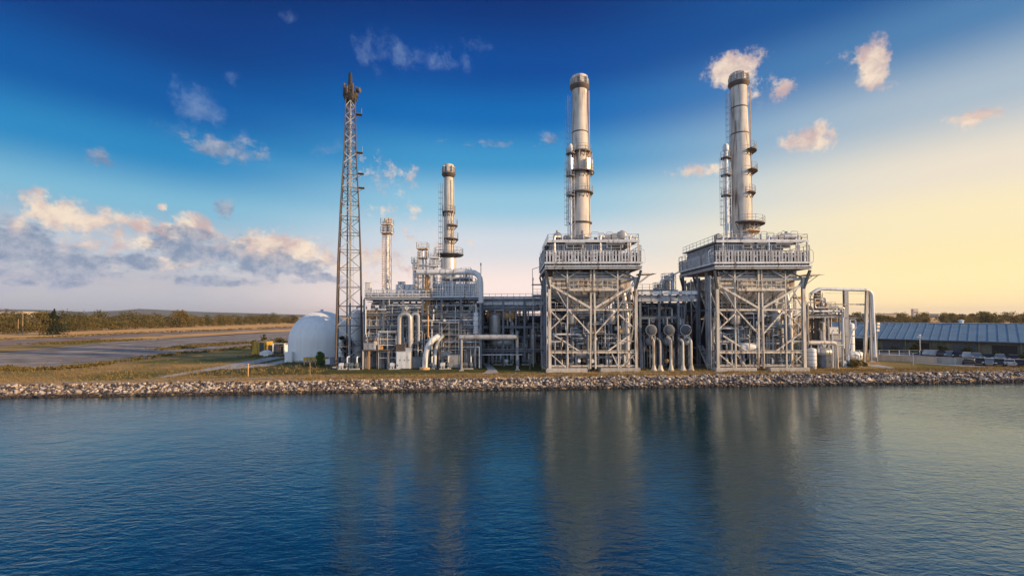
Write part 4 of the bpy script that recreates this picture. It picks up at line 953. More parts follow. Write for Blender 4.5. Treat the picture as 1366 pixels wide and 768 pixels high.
    for k, y in enumerate((1.6, 2.8, 6.2, 10.2, 12.4)):
        pw.part('pipe', MB().pipe([(-W-.35+.2*(k % 2), y, .1), (-W-.35+.2*(k % 2), y, H(366))], .14+.05*(k % 3), 10), ('alu', 'steel', 'msteel')[k % 3])
    # pumps
    for k, (x, m_) in enumerate(((-5.4, 'msteel'), (-3.1, 'ochre'), (2.0, 'lsteel'), (4.9, 'msteel'), (3.5, 'brown'))):
        wh = ['at the left column', 'left of the middle column', 'just right of the middle column', 'at the right column', 'between the two pumps on the right'][k]
        pump(cx + x, FY + 1.2 + .5*(k % 2), f'pump on a skid {wh} of the {which} boiler frame', m_, 'pumps under the boilers', .9 + .2*(k % 2))
    return fr
def pump(x, y, label, m, group=None, s=1.0, z=GZ):
    t = Thing('pump', label, 'pump', (x, y, z), group, local=True)
    t.part('skid', MB().bx(-1.0*s, 1.0*s, -.45*s, .45*s, 0, .18*s), 'concrete')
    t.part('motor', MB().lathe((0,0,.75*s), [(.3*s,-.9*s),(.4*s,-.82*s),(.4*s,-.05*s),(.2*s,0)], 16, 'x'), m)
    mb = MB()
    for k in range(10): a = k*36; mb.box((-.43*s, .42*s*math.cos(R(a)), .75*s+.42*s*math.sin(R(a))), (.7*s, .05*s, .05*s))
    t.part('cooling_fins', mb, m); t.part('coupling', MB().cyl((0,0,.75*s),(.25*s,0,.75*s),.14*s,10), 'yellow')
    t.part('volute', MB().lathe((.55*s,0,.75*s), [(.15*s,-.3*s),(.45*s,-.2*s),(.5*s,0),(.45*s,.2*s),(.2*s,.3*s)], 18, 'x'), 'msteel')
    t.part('outlet', MB().pipe([(.55*s,0,.9*s),(.55*s,0,2.2*s),(.55*s,1.2*s,2.2*s)],.14*s,8), 'lsteel')
    t.part('feet', MB().bx(-.75*s,-.6*s,-.3*s,.3*s,.18*s,.5*s).bx(-.25*s,-.1*s,-.3*s,.3*s,.18*s,.5*s).bx(.45*s,.65*s,-.3*s,.3*s,.18*s,.4*s), m)
    return t
cx1 = X(791, FY, 450); cx2 = X(1015, FY, 450)
boiler(cx1, 'left', 31); boiler(cx2, 'right', 47)

# ------------------------------------------------------------------ generic steel rack with parts
def rack(name, label, x0, x1, y0, y1, nx, ny, levels, m='msteel', w=.3, seed=1, group=None, brace=True, rails=(), cat='pipe rack', colm=None):
    rnd = random.Random(seed); t = Thing(name, label, cat, (x0, y0, GZ), group)
    zt = max(levels); colm = colm or m
    XS = [x0 + (x1-x0)*i/(nx-1) for i in range(nx)]; YS = [y0 + (y1-y0)*j/(ny-1) for j in range(ny)]
    for x in XS:
        for y in YS: t.part('column', MB().hbeam((x, y, GZ-.1), (x, y, zt), w, w), colm)
    for z in levels:
        for y in YS: t.part('beam', MB().hbeam((XS[0], y, z), (XS[-1], y, z), w*.8, w*1.2), m)
        for x in XS: t.part('beam', MB().hbeam((x, YS[0], z), (x, YS[-1], z), w*.7, w), m)
    if brace:
        lv = [GZ] + sorted(levels)
        for i in range(nx-1):
            for a, b in zip(lv, lv[1:]):
                if rnd.random() < .4: q = rnd.random() < .5; t.part('brace', MB().bar((XS[i+q], YS[-1], a), (XS[i+1-q], YS[-1], b), w*.5), m)
    for z, ya, sides in rails:
        b = t.part('grating', MB().bx(x0, x1, ya, ya+1.1, z+.2, z+.27), 'dsteel'); t.part('railing', MB().rail([(x0, ya, z+.27), (x1, ya, z+.27)], 1.1, 1.2, .04), sides, b)
    return t
def pipes(label, loc, box, n, seed, mats, rs, horiz=.5, group='pipework of the process racks'):
    rnd = random.Random(seed); t = Thing('pipework', label, 'pipes', loc, group); x0, x1, y0, y1, z0, z1 = box
    for k in range(n):
        y = rnd.uniform(y0, y1); r_ = rnd.choice(rs); xa = rnd.uniform(x0, x1); za = rnd.uniform(z0 + (z1-z0)*.25, z1)
        if rnd.random() < horiz:
            xb = min(x1, max(x0, xa + rnd.choice((-1, 1))*rnd.uniform(2.5, 10)))
            if abs(xb-xa) < 1: xb = x0 if xa > (x0+x1)/2 else x1
            pts = [(xa, y, za), (xb, y, za)]
            if rnd.random() < .7: pts.append((xb, y, max(z0, za - rnd.uniform(1.5, 7))))
            if rnd.random() < .5: pts.insert(0, (xa, y, z0 if rnd.random() < .5 else min(z1, za + rnd.uniform(.8, 2.2))))
        else:
            pts = [(xa, y, z0), (xa, y, za)]
            if rnd.random() < .5: pts.append((xa, min(y1, y+1.5), za))
        pts = [p for i, p in enumerate(pts) if i == 0 or (V(p)-V(pts[i-1])).length > .3]
        if len(pts) < 2: continue
        pp = t.part('pipe', MB().pipe(pts, r_, 8), rnd.choice(mats))
        if r_ > .12 and len(pts) > 1:
            a, b = V(pts[0]), V(pts[1]); L_ = (b-a).length; mb = MB(); q = .6
            while q < L_-.3: p = a.lerp(b, q/L_); d = (b-a).normalized()*.05; mb.cyl(p-d, p+d, r_*1.5, 10); q += rnd.uniform(1.2, 2.6)
            if mb.v: t.part('flange', mb, 'steel', pp)
        if r_ > .08 and k % 2 == 0:
            a, b = V(pts[0]), V(pts[1]); c = a.lerp(b, rnd.uniform(.3, .7)); q = min(.3, r_*1.9)
            t.part('valve', MB().box(tuple(c), (q*1.5, q*1.5, q*1.5)).cyl(c, c+V((0, -q*2.6, 0)), r_*.35, 6).lathe((c.x, c.y-q*2.5, c.z), [(q*.5, -.03), (q*1.3, -.03), (q*1.3, .03), (q*.5, .03)], 12, 'y'), rnd.choice(['ochre', 'lsteel', 'brown', 'dsteel']), pp)
    return t
def hdrum(name, label, px0, px1, pyc, Y, r, m, group=None, z_floor=GZ, cat='vessel'):
    a, b = X(px0, Y, pyc), X(px1, Y, pyc); z = Z(pyc, Y, (px0+px1)/2); t = Thing(name, label, cat, ((a+b)/2, Y, z_floor), group)
    L_ = b - a; e = r*.4
    t.part('shell', MB().lathe((a, Y, z), [(r*.25, 0), (r*.75, e*.4), (r, e), (r, L_-e), (r*.75, L_-e*.4), (r*.25, L_)], 24, 'x'), m, smooth=50)
    mb = MB()
    for q in (.25, .5, .75): mb.lathe((a+L_*q, Y, z), [(r,-.05),(r*1.04,-.03),(r*1.04,.03),(r,.05)], 24, 'x')
    t.part('bands', mb, 'steel')
    for q in (.25, .75): t.part('saddle', MB().bx(a+L_*q-.15, a+L_*q+.15, Y-r*.7, Y+r*.7, z_floor, z-r*.65), 'steel')
    t.part('nozzle', MB().cyl((a+L_*.4, Y, z+r*.8), (a+L_*.4, Y, z+r+.45), r*.18, 10).cyl((a+L_*.4, Y, z+r+.35), (a+L_*.4, Y, z+r+.45), r*.3, 10), 'lsteel')
    return t

# ------------------------------------------------------------------ left process unit (px 484..640)
LY = 79.0
xl0, xl1 = X(486, LY, 450), X(641, LY, 450)
zt1, zm1, zm2, zm3 = Z(398, LY), Z(419, LY), Z(436, LY), Z(456, LY)
rack('process_rack', 'long blue grey steel rack full of pipes right of the mast', xl0, xl1, LY, LY+11, 7, 3, [zm3, zm2, zm1, zt1], 'msteel', .34, 3, 'pipe racks', rails=((zt1, LY+.1, 'lsteel'), (zm2, LY+.1, 'steel'), (zm1, LY+5.4, 'steel')))
t = Thing('shade_backdrop', 'added dark ribbed backdrop for shade behind the long process rack', 'building', (xl0, LY+11.5, GZ)); t.part('wall', MB().bx(xl0+.5, xl1-.3, LY+11.5, LY+18, GZ, zt1-.6), 'dsteel'); mb = MB()  # added dark box painting the deep shade behind the rack pipes
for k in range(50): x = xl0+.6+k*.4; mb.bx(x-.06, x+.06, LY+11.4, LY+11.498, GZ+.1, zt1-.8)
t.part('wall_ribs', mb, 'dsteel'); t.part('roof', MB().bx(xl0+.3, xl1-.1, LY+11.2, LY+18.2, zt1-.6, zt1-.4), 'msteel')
darkm = ['msteel', 'dsteel', 'steel', 'msteel', 'dalu', 'lsteel', 'alu']  # dark steels repeated to put the rack's inner shade into the colours
pipes('dense tangle of pipes in the left half of the process rack', (xl0, LY, GZ), (xl0+.3, (xl0+xl1)/2, LY+.6, LY+9, GZ, zt1), 95, 5, darkm, [.07, .09, .12, .16, .22, .3], .62)
pipes('dense tangle of pipes in the right half of the process rack', (xl1, LY, GZ), ((xl0+xl1)/2, xl1-.2, LY+.6, LY+9, GZ, zt1), 95, 6, darkm, [.07, .09, .12, .16, .22, .3], .62)
thin = ['lsteel', 'cream', 'steel', 'lsteel', 'ochre', 'alu', 'white']
pipes('thin pale tubing across the front of the left half of the process rack', (xl0, LY-.3, GZ), (xl0+.3, (xl0+xl1)/2, LY-.5, LY+2, GZ, zt1), 85, 71, thin, [.035, .045, .06, .09], .6, 'thin tubing of the process racks')
pipes('thin pale tubing across the front of the right half of the process rack', (xl1, LY-.3, GZ), ((xl0+xl1)/2, xl1-.2, LY-.5, LY+2, GZ, zt1), 85, 72, thin, [.035, .045, .06, .09], .6, 'thin tubing of the process racks')
def scaffold(name, label, x0, x1, y, z0, z1, seed, m='lsteel'):
    rnd = random.Random(seed); t = Thing(name, label, 'scaffold', (x0, y, z0), 'tube scaffolds around the process racks'); nx = max(2, int((x1-x0)/1.6)); nz = max(1, int((z1-z0)/2.0))
    mb = MB()
    for i in range(nx+1):
        x = x0+(x1-x0)*i/nx; zt_ = z1 - rnd.choice((0, 0, .8, 1.6))
        for yy in (y, y+1): mb.bar((x, yy, z0), (x, yy, zt_), .07)
    t.part('standards', mb, m); mb = MB(); pk = MB()
    for k in range(1, nz+1):
        z = z0+(z1-z0)*k/nz-.3
        for yy in (y, y+1): mb.bar((x0, yy, z), (x1, yy, z), .06); mb.bar((x0, yy, z+1.0 if k < nz else z+.2), (x1, yy, z+1.0 if k < nz else z+.2), .05)
        pk.bx(x0, x1, y+.1, y+.9, z-.1, z-.04)
        if rnd.random() < .7: i = rnd.randrange(nx); mb.bar((x0+(x1-x0)*i/nx, y, z-1.9), (x0+(x1-x0)*(i+1)/nx, y, z), .05)
    t.part('ledgers', mb, m); t.part('boards', pk, 'timber'); return t
scaffold('tube_scaffold', 'tube scaffold between the mast and the silver gooseneck pipe', X(506, LY-.9), X(529, LY-.9), LY-1.2, GZ, Z(440, LY), 1)
scaffold('tube_scaffold', 'tube scaffold behind the curved white pipe', X(586, LY-.9), X(612, LY-.9), LY-1.0, GZ, Z(428, LY), 2, 'steel')
scaffold('tube_scaffold', 'small tube scaffold on the deck beside the small chimney', X(584, LY+1), X(612, LY+1), LY+4, zt1+.2, Z(357, LY+4), 3)
scaffold('tube_scaffold', 'tube scaffold rising left of the small chimney', X(556, LY+3), X(574, LY+3), LY+3.2, zt1+.2, Z(352, LY+3), 4)
# top duct and deck fences
def fence(name, label, x0, x1, y, z0, z1, pitch, m, group='slatted guard fences on the upper decks', tiers=1, wide=.16):
    t = Thing(name, label, 'fence', (x0, y, z0), group); mb = MB(); n_ = int((x1-x0)/pitch)
    for k in range(n_+1): x = x0+(x1-x0)*k/n_; mb.bx(x-wide/2, x+wide/2, y-.03, y+.03, z0, z1)
    t.part('slats', mb, m, smooth=0); mb = MB()
    for q in range(tiers*2+1): z = z0+(z1-z0)*q/(tiers*2); mb.bar((x0, y-.06, z), (x1, y-.06, z), .09)
    for k in range(int((x1-x0)/1.8)+1): x = x0+k*1.8; mb.bar((x, y-.08, z0-.3), (x, y-.08, z1+.15), .1)
    t.part('rails', mb, m)
    return t
Yd = LY+.6
t = Thing('lagged_duct', 'long pale lagged duct along the top of the process rack', 'duct', (X(486, Yd), Yd, zt1)); zc_ = Z(397, Yd) + .55
t.part('duct', MB().pipe([(X(487, Yd, 397), Yd+.3, zc_), (X(574, Yd, 397), Yd+.3, zc_), (X(574, Yd, 397), Yd+3, zc_)], .42, 16), 'alu'); mb = MB()
for k in range(9): x = X(490+k*10, Yd, 397); mb.cyl((x-.06, Yd+.3, zc_), (x+.06, Yd+.3, zc_), .46, 16)
t.part('bands', mb, 'steel')
for k in range(5): x = X(492+k*19, Yd, 397); t.part('saddle', MB().bx(x-.1, x+.1, Yd, Yd+.6, zt1+.2, zc_-.3), 'steel')
fence('guard_fence', 'long low slatted fence over the pale duct', X(486, LY+2, 390), X(574, LY+2, 390), LY+2.2, Z(394, LY+2), Z(386, LY+2), .42, 'lsteel')
# air cooler cage below the small chimney
cz0, cz1 = Z(397, LY+.8), Z(366, LY+.8)
fence('guard_fence', 'tall pale three tier cage fence under the small chimney', X(577, LY+.8, 380), X(636, LY+.8, 380), LY+.8, Z(394.5, LY+.8), Z(376, LY+.8), .46, 'lsteel', tiers=2, wide=.14)
t = Thing('air_cooler', 'boxy grey air cooler behind the cage fence under the small chimney', 'cooler', (X(606, LY+3), LY+3, zt1)); xa, xb = X(578, LY+2.2, 380), X(634, LY+2.2, 380)
t.part('casing', MB().bx(xa, xb, LY+2.2, LY+9.5, zt1+.3, Z(379, LY+2.2)), 'dalu'); mb = MB()
for k in range(20): x = xa+.2+k*(xb-xa-.4)/19; mb.bx(x-.07, x+.07, LY+2.05, LY+2.198, zt1+.4, Z(379, LY+2.2)-.1)
t.part('casing_ribs', mb, 'lsteel'); mb = MB().rail([(xa, LY+2.3, Z(379, LY+2.2)), (xb, LY+2.3, Z(379, LY+2.2)), (xb, LY+9, Z(379, LY+2.2))], 1.1, 1.1, .04); t.part('railing', mb, 'lsteel')
t.part('upper_platform', MB().bx(xa+1, xb-1, LY+3.5, LY+9, Z(372, LY+4), Z(370.5, LY+4)), 'steel'); t.part('upper_railing', MB().rail([(xa+1, LY+3.5, Z(370.5, LY+4)), (xb-1, LY+3.5, Z(370.5, LY+4))], 1.1, .9, .04), 'lsteel')
for k in range(4): x = xa+1.2+k*(xb-xa-2.4)/3; t.part('post', MB().bx(x-.09, x+.09, LY+3.5, LY+3.7, Z(379, LY+2.2), Z(372, LY+4)), 'lsteel')
# the big crossover pipe
Yp = LY+.2; t = Thing('crossover_pipe', 'fat grey pipe running level then bending down beside the small chimney', 'pipe', (X(600, Yp), Yp, Z(365, Yp)))
t.part('pipe', MB().pipe([(X(556, Yp, 363), Yp, Z(363, Yp, 556)), (X(641, Yp, 363), Yp, Z(363, Yp, 641)), (X(641.5, Yp, 410), Yp, Z(404, Yp, 641))], .48, 18, 1.9), 'lsteel')
mb = MB()
for p in (570, 588, 606, 622): x = X(p, Yp, 363); mb.cyl((x-.06, Yp, Z(363, Yp, p)), (x+.06, Yp, Z(363, Yp, p)), .55, 16)
t.part('flanges', mb, 'steel'); mb = MB()
for p in (575, 603, 626): x = X(p, Yp, 363); mb.bar((x, Yp+.1, zt1), (x, Yp+.1, Z(363, Yp, p)-.45), .16)
t.part('supports', mb, 'lsteel')
# small upper columns with scaffolds
def scaffold_column(px, Y, pyt, pyb, r, w, label, m, plats, fm='ochre', name='process_column'):
    x = X(px, Y, (pyt+pyb)/2); zb, zt = Z(pyb, Y, px), Z(pyt, Y, px); h = zt - zb; t = Thing(name, label, 'column', (x, Y, zb), 'slender columns above the process rack', local=True)
    t.part('shell', MB().lathe((0,0,0), [(r,0),(r,h*.9),(r*.6,h*.95),(r*.2,h*.96)], 16), m, smooth=50)
    mb = MB()
    for sx in (-1,1):
        for sy in (-1,1): mb.bar((sx*w, sy*w, 0), (sx*w, sy*w, h*.93), .09)
    k = 0; z = 0
    while z < h*.85:
        z2_ = z + 1.5; mb.bar((-w,-w,z),(w,-w,z),.06); s_ = 1 if k % 2 else -1; mb.bar((-w*s_,-w,z),(w*s_,-w,min(z2_, h*.93)),.05); mb.bar((w,-w*s_,z),(w,w*s_,min(z2_, h*.93)),.05); z = z2_; k += 1
    t.part('scaffold', mb, fm)
    for p, ww in plats:
        z = Z(p, Y, px) - zb; b = t.part('platform', MB().bx(-ww, ww, -ww, ww, z, z+.1), fm); t.part('railing', MB().rail([(-ww,-ww,z+.1),(ww,-ww,z+.1),(ww,ww,z+.1),(-ww,ww,z+.1)], 1.1, 1.0, .035, closed=True), 'lsteel', b)
    return t
t = scaffold_column(516.5, LY+4, 290, 392, .3, .6, 'slender scaffolded column with a boxed head in painted sun ochre above the rack', 'lsteel', ((312, .95), (301, .95)), 'ochre')
hz_ = t.loc.z; t.part('head_box', MB().bx(-.75,.75,-.75,.75, Z(311, LY+4)-hz_, Z(297, LY+4)-hz_), 'steel'); t.part('burner_tips', MB().cyl((-.35,0,Z(297, LY+4)-hz_),(-.35,0,Z(291, LY+4)-hz_),.22,8).cyl((.35,.1,Z(297, LY+4)-hz_),(.35,.1,Z(290, LY+4)-hz_),.26,8).cyl((0,-.4,Z(297, LY+4)-hz_),(0,-.4,Z(293, LY+4)-hz_),.2,8), 'ochre')  # orange sun glow on the head is put into the ochre tips
mb = MB()
for k in range(26): z = .5 + k*.45; mb.bx(-.95, -.62, -.3, -.1, z, z+.12)
t.part('side_rungs', mb, 'ochre')
scaffold_column(564, LY+3, 326, 398, .22, .6, 'short pale column with an irregular scaffolded head left of the small chimney', 'alu', ((333, .95), (345, .8), (362, 1.5)), 'ochre')  # low sun on this scaffold is put into its ochre colour
scaffold_column(579.5, LY+2, 334, 398, .25, .45, 'narrow grey column with small balconies nearest the small chimney', 'steel', ((345, .9), (356, .8)), 'lsteel')
scaffold_column(554, LY+5, 340, 398, .2, .35, 'thin bare riser left of the scaffolded columns', 'lsteel', ((352, .6),), 'lsteel')
scaffold_column(570, LY+1.2, 362, 440, .4, .5, 'ochre lagged column rising through the top of the rack', 'ochre', ((397, .8),), 'ochre')
scaffold_column(622, LY+5, 356, 398, .25, .5, 'short grey riser right of the small chimney', 'steel', ((366, .9), (374, 1.1)), 'ochre')
cabinet(540, 388, 3.4, 1.6, 2.0, 'lsteel', 'boxy pale equipment cabinet on top of the process rack', Y=LY+4, z=Z(391, LY+4))
cabinet(535, 388, 1.2, 2.2, 1.2, 'lsteel', 'narrow tall box beside the cabinet on the process rack', Y=LY+6, z=Z(391, LY+6))
cabinet(550, 388, 1.6, 1.4, 1.2, 'dalu', 'small grey box nearest the scaffolded columns on the rack', Y=LY+5, z=Z(391, LY+5))
cabinet(490.5, 388, .9, 2.4, .9, 'lsteel', 'slim pale blue locker at the left end of the rack top', Y=LY+3, z=Z(394, LY+3))
# notable things in the rack
hdrum('horizontal_drum', 'drum with sun glow in its ochre colour high in the left end of the process rack', 487, 515, 419.5, LY+.9, .78, 'ochre', 'drums in the process racks', zm2)  # golden sunlight on the drum painted as ochre
hdrum('horizontal_drum', 'short ochre and silver drum under the duct by the ochre column', 560, 580, 411, LY+1.8, .6, 'ochre', 'drums in the process racks', zm1)  # ochre here also stands for a sun patch on the shell
hdrum('horizontal_drum', 'silver drum below the cage fence', 586, 612, 420, LY+1.2, .45, 'alu', 'drums in the process racks', zm2)
hdrum('horizontal_drum', 'dark blue drum low in the middle of the process rack', 594, 613, 452, LY+.9, .75, 'msteel', 'drums in the process racks', GZ)
hdrum('horizontal_drum', 'dull grey drum at the ground beside the curved white pipe', 586, 604, 473, LY+.2, .8, 'dalu', 'drums in the process racks', GZ)
def uloop(px0, px1, pyt, pyb, Y, r, m, label):
    t = Thing('gooseneck_pipe', label, 'pipe', (X(px0, Y), Y, GZ), 'gooseneck pipes of the process rack')
    a, b = X(px0, Y, pyb), X(px1, Y, pyb); zt_, zb_ = Z(pyt, Y), Z(pyb, Y)
    t.part('pipe', MB().pipe([(a, Y, zb_), (a, Y, zt_-r), (b, Y, zt_-r), (b, Y, zb_+1)], r, 16, (b-a)*.48), m)
    t.part('flange', MB().cyl((a, Y, zb_+1.2), (a, Y, zb_+1.35), r*1.4, 16).cyl((b, Y, zb_+2.0), (b, Y, zb_+2.15), r*1.4, 16), 'steel')
    return t
uloop(532.5, 547, 415.5, 470, LY-.6, .38, 'dalu', 'wide silver gooseneck pipe on the front of the process rack')
uloop(549, 558, 416, 462, LY-.4, .3, 'steel', 'narrower grey gooseneck pipe right of the silver one')
t = Thing('curved_pipe', 'thick white pipe curving down to the grass in front of the rack', 'pipe', (X(567, 76.5), 76.5, GZ))
pts = [(583, 449), (577, 453), (571.5, 461), (568.5, 471), (567.5, 480), (567, 491)]; pv = [P(a, b, 77.2) for a, b in pts]; pv[-1].z = GZ + .3
t.part('pipe', MB().sweep([V((p.x, p.y + (i == 0)*1.2, p.z)) for i, p in enumerate(pv)], .5, 18), 'lsteel', smooth=60); t.part('base_flange', MB().cyl((pv[-1].x, 77.2, GZ), (pv[-1].x, 77.2, GZ+.35), .95, 18), 'ochre')
t = Thing('curved_pipe', 'thinner grey pipe curving down just behind the thick white one', 'pipe', (X(581, 78), 78, GZ)); pv = [P(a, b, 78.2) for a, b in ((592, 447), (586, 452), (582, 462), (580.5, 474), (580, 485))]; pv[-1].z = GZ+.1
t.part('pipe', MB().sweep(pv, .3, 12), 'lsteel', smooth=60); t.part('base_flange', MB().cyl((pv[-1].x, 78.2, GZ), (pv[-1].x, 78.2, GZ+.25), .5, 12), 'steel')
# low platform with legs, cabinets on it
yq = LY-1.6; zq = Z(466, yq); t = Thing('equipment_stand', 'low dark table like stand holding boxes at the foot of the mast side', 'stand', (X(500, yq), yq, GZ)); a, b = X(482, yq, 480), X(522, yq, 480)
t.part('top', MB().bx(a, b, yq, yq+2.2, zq-.15, zq), 'brown')
for p in (484, 492, 519): t.part('leg', MB().hbeam((X(p, yq, 480), yq+.2, GZ), (X(p, yq, 480), yq+.2, zq-.15), .24, .24), 'cream' if p != 492 else 'ochre')
for p in (484, 519): t.part('leg', MB().hbeam((X(p, yq, 480), yq+2, GZ), (X(p, yq, 480), yq+2, zq-.15), .24, .24), 'steel')
cabinet(492, 466, 1.8, 1.1, 1, 'dalu', 'grey box on the left of the low dark stand', Y=yq+.5, z=zq, legs=.02)
cabinet(507, 466, .9, .8, .8, 'ochre', 'small ochre box on the right of the low dark stand', Y=yq+.5, z=zq, legs=.02)
vvessel('upright_drum', 'thin pale cylinder between the boxes on the low stand', X(500.5, yq+.8), yq+.8, zq, zq+1.5, .28, 'cream')
cabinet(538, 486, 2.4, 3.0, 1.6, 'lsteel', 'tall pale cabinet under the silver gooseneck pipe', Y=LY-2)
cabinet(544.5, 486, 1.0, 3.6, 1.3, 'alu', 'narrow silver cabinet right of the tall pale one', Y=LY-1.8)
cabinet(534, 486, 1.6, 1.1, 1.2, 'brown', 'red brown box stacked on the tall pale cabinet', Y=LY-1.8, z=GZ+3.08, legs=.02)
cabinet(556, 487, 1.6, 2.0, 1.2, 'msteel', 'blue grey cabinet left of the curved white pipe', Y=LY-1.4)
cabinet(605, 486, 2.2, 2.4, 1.6, 'dalu', 'dull cabinet between the curved pipes and the gantry leg', Y=LY-1.0)
for k, (px, m_, lb) in enumerate(((459, 'lsteel', 'small valve pump inside the mast foot'), (472, 'msteel', 'dark pump between the mast and the low stand'), (527, 'lsteel', 'pale pump left of the tall pale cabinet'), (572, 'msteel', 'pump behind the base of the curved white pipe'), (594, 'lsteel', 'pump right of the thin curved pipe'), (624, 'msteel', 'dark pump right of the gantry leg'))):
    pump(X(px, LY-1.6, 485), LY-1.6, lb, m_, 'pumps along the process rack', .95)
# gantry pipe
Yg = 75.0
def gantry(label, px0, px1, pyc, r, Y, legs, m, seed=0, ends='down'):
    t = Thing('pipe_gantry', label, 'pipe gantry', (X(px0, Y), Y, GZ), 'low pipe gantries'); z = Z(pyc, Y)
    a, b = X(px0, Y, pyc), X(px1, Y, pyc); mb = MB().cyl((a, Y, z), (b, Y, z), r, 18)
    t.part('pipe', mb, m)
    for p in legs:
        x = X(p, Y, pyc); t.part('leg', MB().cyl((x, Y, GZ), (x, Y, z-r*.8), .2, 12), m); t.part('base_plate', MB().bx(x-.35, x+.35, Y-.35, Y+.35, GZ, GZ+.1), 'concrete')
    return t
gantry('thick pale pipe laid level on one long leg before the racks', 613, 690, 449.5, .42, Yg, (615.5,), 'steel')
t = Thing('pipe_support', 'grey post carrying the right end of the thick pale pipe', 'post', (X(690, 75.6), 75.6, GZ)); t.part('post', MB().hbeam((X(690, 75.6, 450), 75.6, GZ), (X(690, 75.6, 450), 75.6, Z(441, 75.6)), .4, .4), 'msteel'); t.part('base_plate', MB().bx(X(690,75.6)-.4, X(690,75.6)+.4, 75.2, 76.0, GZ, GZ+.1), 'concrete')
t = Thing('walkway', 'thin pale level walkway low before the middle rack', 'walkway', (X(660, 80), 80, GZ)); a, b = X(627, 80, 472), X(697, 80, 472); z = Z(472.5, 80)
t.part('plank', MB().bx(a, b, 80, 80.9, z-.12, z), 'lsteel')
for p in (632, 652, 672, 692): t.part('leg', MB().bx(X(p, 80)-.08, X(p, 80)+.08, 80.3, 80.5, GZ, z-.12), 'msteel')
pole(707, 474, 493, .16, 'short brown bollard post in the grass before the middle rack', 'brown', 'bollard', 'bollard')

# ------------------------------------------------------------------ middle rack (px 640..722)
MY = 85.0; xm0, xm1 = X(643, MY, 440), X(728, MY, 440); za_, zb_, zc_, zd_ = Z(400, MY), Z(412, MY), Z(436, MY), Z(468, MY)
rack('process_rack', 'blue grey pipe bridge between the process rack and the left boiler', xm0, xm1, MY, MY+8, 4, 3, [za_, zb_, zc_, zd_], 'msteel', .38, 9, 'pipe racks', rails=((za_, MY+4, 'steel'), (zd_, MY, 'steel')))
for k, (py, r, y, m_, lb) in enumerate(((403.5, .55, .6, 'lsteel', 'widest pale duct on top of the pipe bridge'), (399, .2, .3, 'lsteel', 'thin upper pipe on the pipe bridge'), (410, .3, .8, 'steel', 'grey pipe under the wide duct of the bridge'), (396.5, .14, 2.2, 'lsteel', 'thinnest topmost pipe over the bridge'))):
    t = Thing('duct', lb, 'duct', (xm0, MY+y, Z(py, MY)), 'ducts on the pipe bridge'); z = Z(py, MY+y)
    if k == 0: t.part('casing', MB().bx(xm0-.6, xm1+.6, MY+y-.5, MY+y+.8, z-.45, z+.45), m_)
    else: t.part('pipe', MB().cyl((xm0-.8, MY+y, z), (xm1+.8, MY+y, z), r, 14), m_)
    mb = MB()
    for q in range(7):
        x = xm0 + (xm1-xm0)*q/6
        if k == 0: mb.bx(x-.07, x+.07, MY+y-.54, MY+y+.84, z-.5, z+.5)
        else: mb.cyl((x-.06, MY+y, z), (x+.06, MY+y, z), r*1.3, 14)
    t.part('bands', mb, 'steel')
pipes('tangle of dark pipes under the pipe bridge', (xm0, MY, GZ), (xm0, xm1, MY+.5, MY+7, GZ, za_-.3), 90, 15, ['msteel', 'dsteel', 'msteel', 'dsteel', 'steel', 'dalu', 'lsteel'], [.07, .1, .13, .18, .26], .6)
t = Thing('shade_backdrop', 'added dark ribbed backdrop for shade behind the pipe bridge', 'building', (xm0, MY+9, GZ)); t.part('wall', MB().bx(xm0-1.5, xm1+2, MY+9, MY+14, GZ, zb_-1.5), 'dsteel'); mb = MB()  # added dark box in place of the shade under the bridge
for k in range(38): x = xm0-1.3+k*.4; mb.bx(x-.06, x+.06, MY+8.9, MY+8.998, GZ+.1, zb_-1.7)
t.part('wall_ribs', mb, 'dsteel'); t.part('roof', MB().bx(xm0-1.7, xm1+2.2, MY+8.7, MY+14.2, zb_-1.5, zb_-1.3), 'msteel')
hdrum('horizontal_drum', 'long ochre drum lying under the pipe bridge', 648, 687, 421, MY+1.2, .95, 'ochre', 'drums in the process racks', zc_)  # sun patch on this drum put into its ochre colour
hdrum('horizontal_drum', 'pale grey drum low beneath the pipe bridge', 655, 684, 457, MY+.8, .85, 'dalu', 'drums in the process racks', GZ)
vvessel('upright_drum', 'stout grey upright vessel at the left end of the bridge', X(660, MY-.6, 430), MY-.6, Z(447, MY-.6), Z(418, MY-.6), 1.05, 'dalu')
vvessel('upright_drum', 'slim upright vessel behind the thick gantry pipe', X(635, LY+.3, 430), LY+.3, Z(449, LY), Z(416, LY), .5, 'lsteel')
vvessel('upright_drum', 'pale slender tank near the left flank of the left boiler', X(711, MY+.8, 440), MY+.8, GZ, Z(436, MY), .6, 'dalu')
for k, px in enumerate((664, 678, 702)): pump(X(px, MY-1.5, 480), MY-1.5, ('dull pump under the left part of the bridge', 'pale pump under the middle of the bridge', 'pump under the right part of the bridge')[k], ('msteel', 'lsteel', 'msteel')[k], 'pumps under the bridge', .9)
# guyed thin masts on the bridge
for px, py0, py1, lb in ((711, 372, 400, 'thin whip pole on the right part of the pipe bridge'), (641.5, 352, 366, 'short dark whip pole over the crossover pipe')):
    Y = MY+1 if px > 700 else LY+1; t = Thing('whip_pole', lb, 'pole', (X(px, Y), Y, Z(py1, Y))); t.part('pole', MB().cyl((X(px, Y, py1), Y, Z(py1, Y)), (X(px, Y, py0), Y, Z(py0, Y)), .06, 6), 'dsteel'); t.part('tip', MB().cyl((X(px, Y, py0), Y, Z(py0, Y)-.3), (X(px, Y, py0), Y, Z(py0, Y)+.2), .11, 6), 'dsteel')
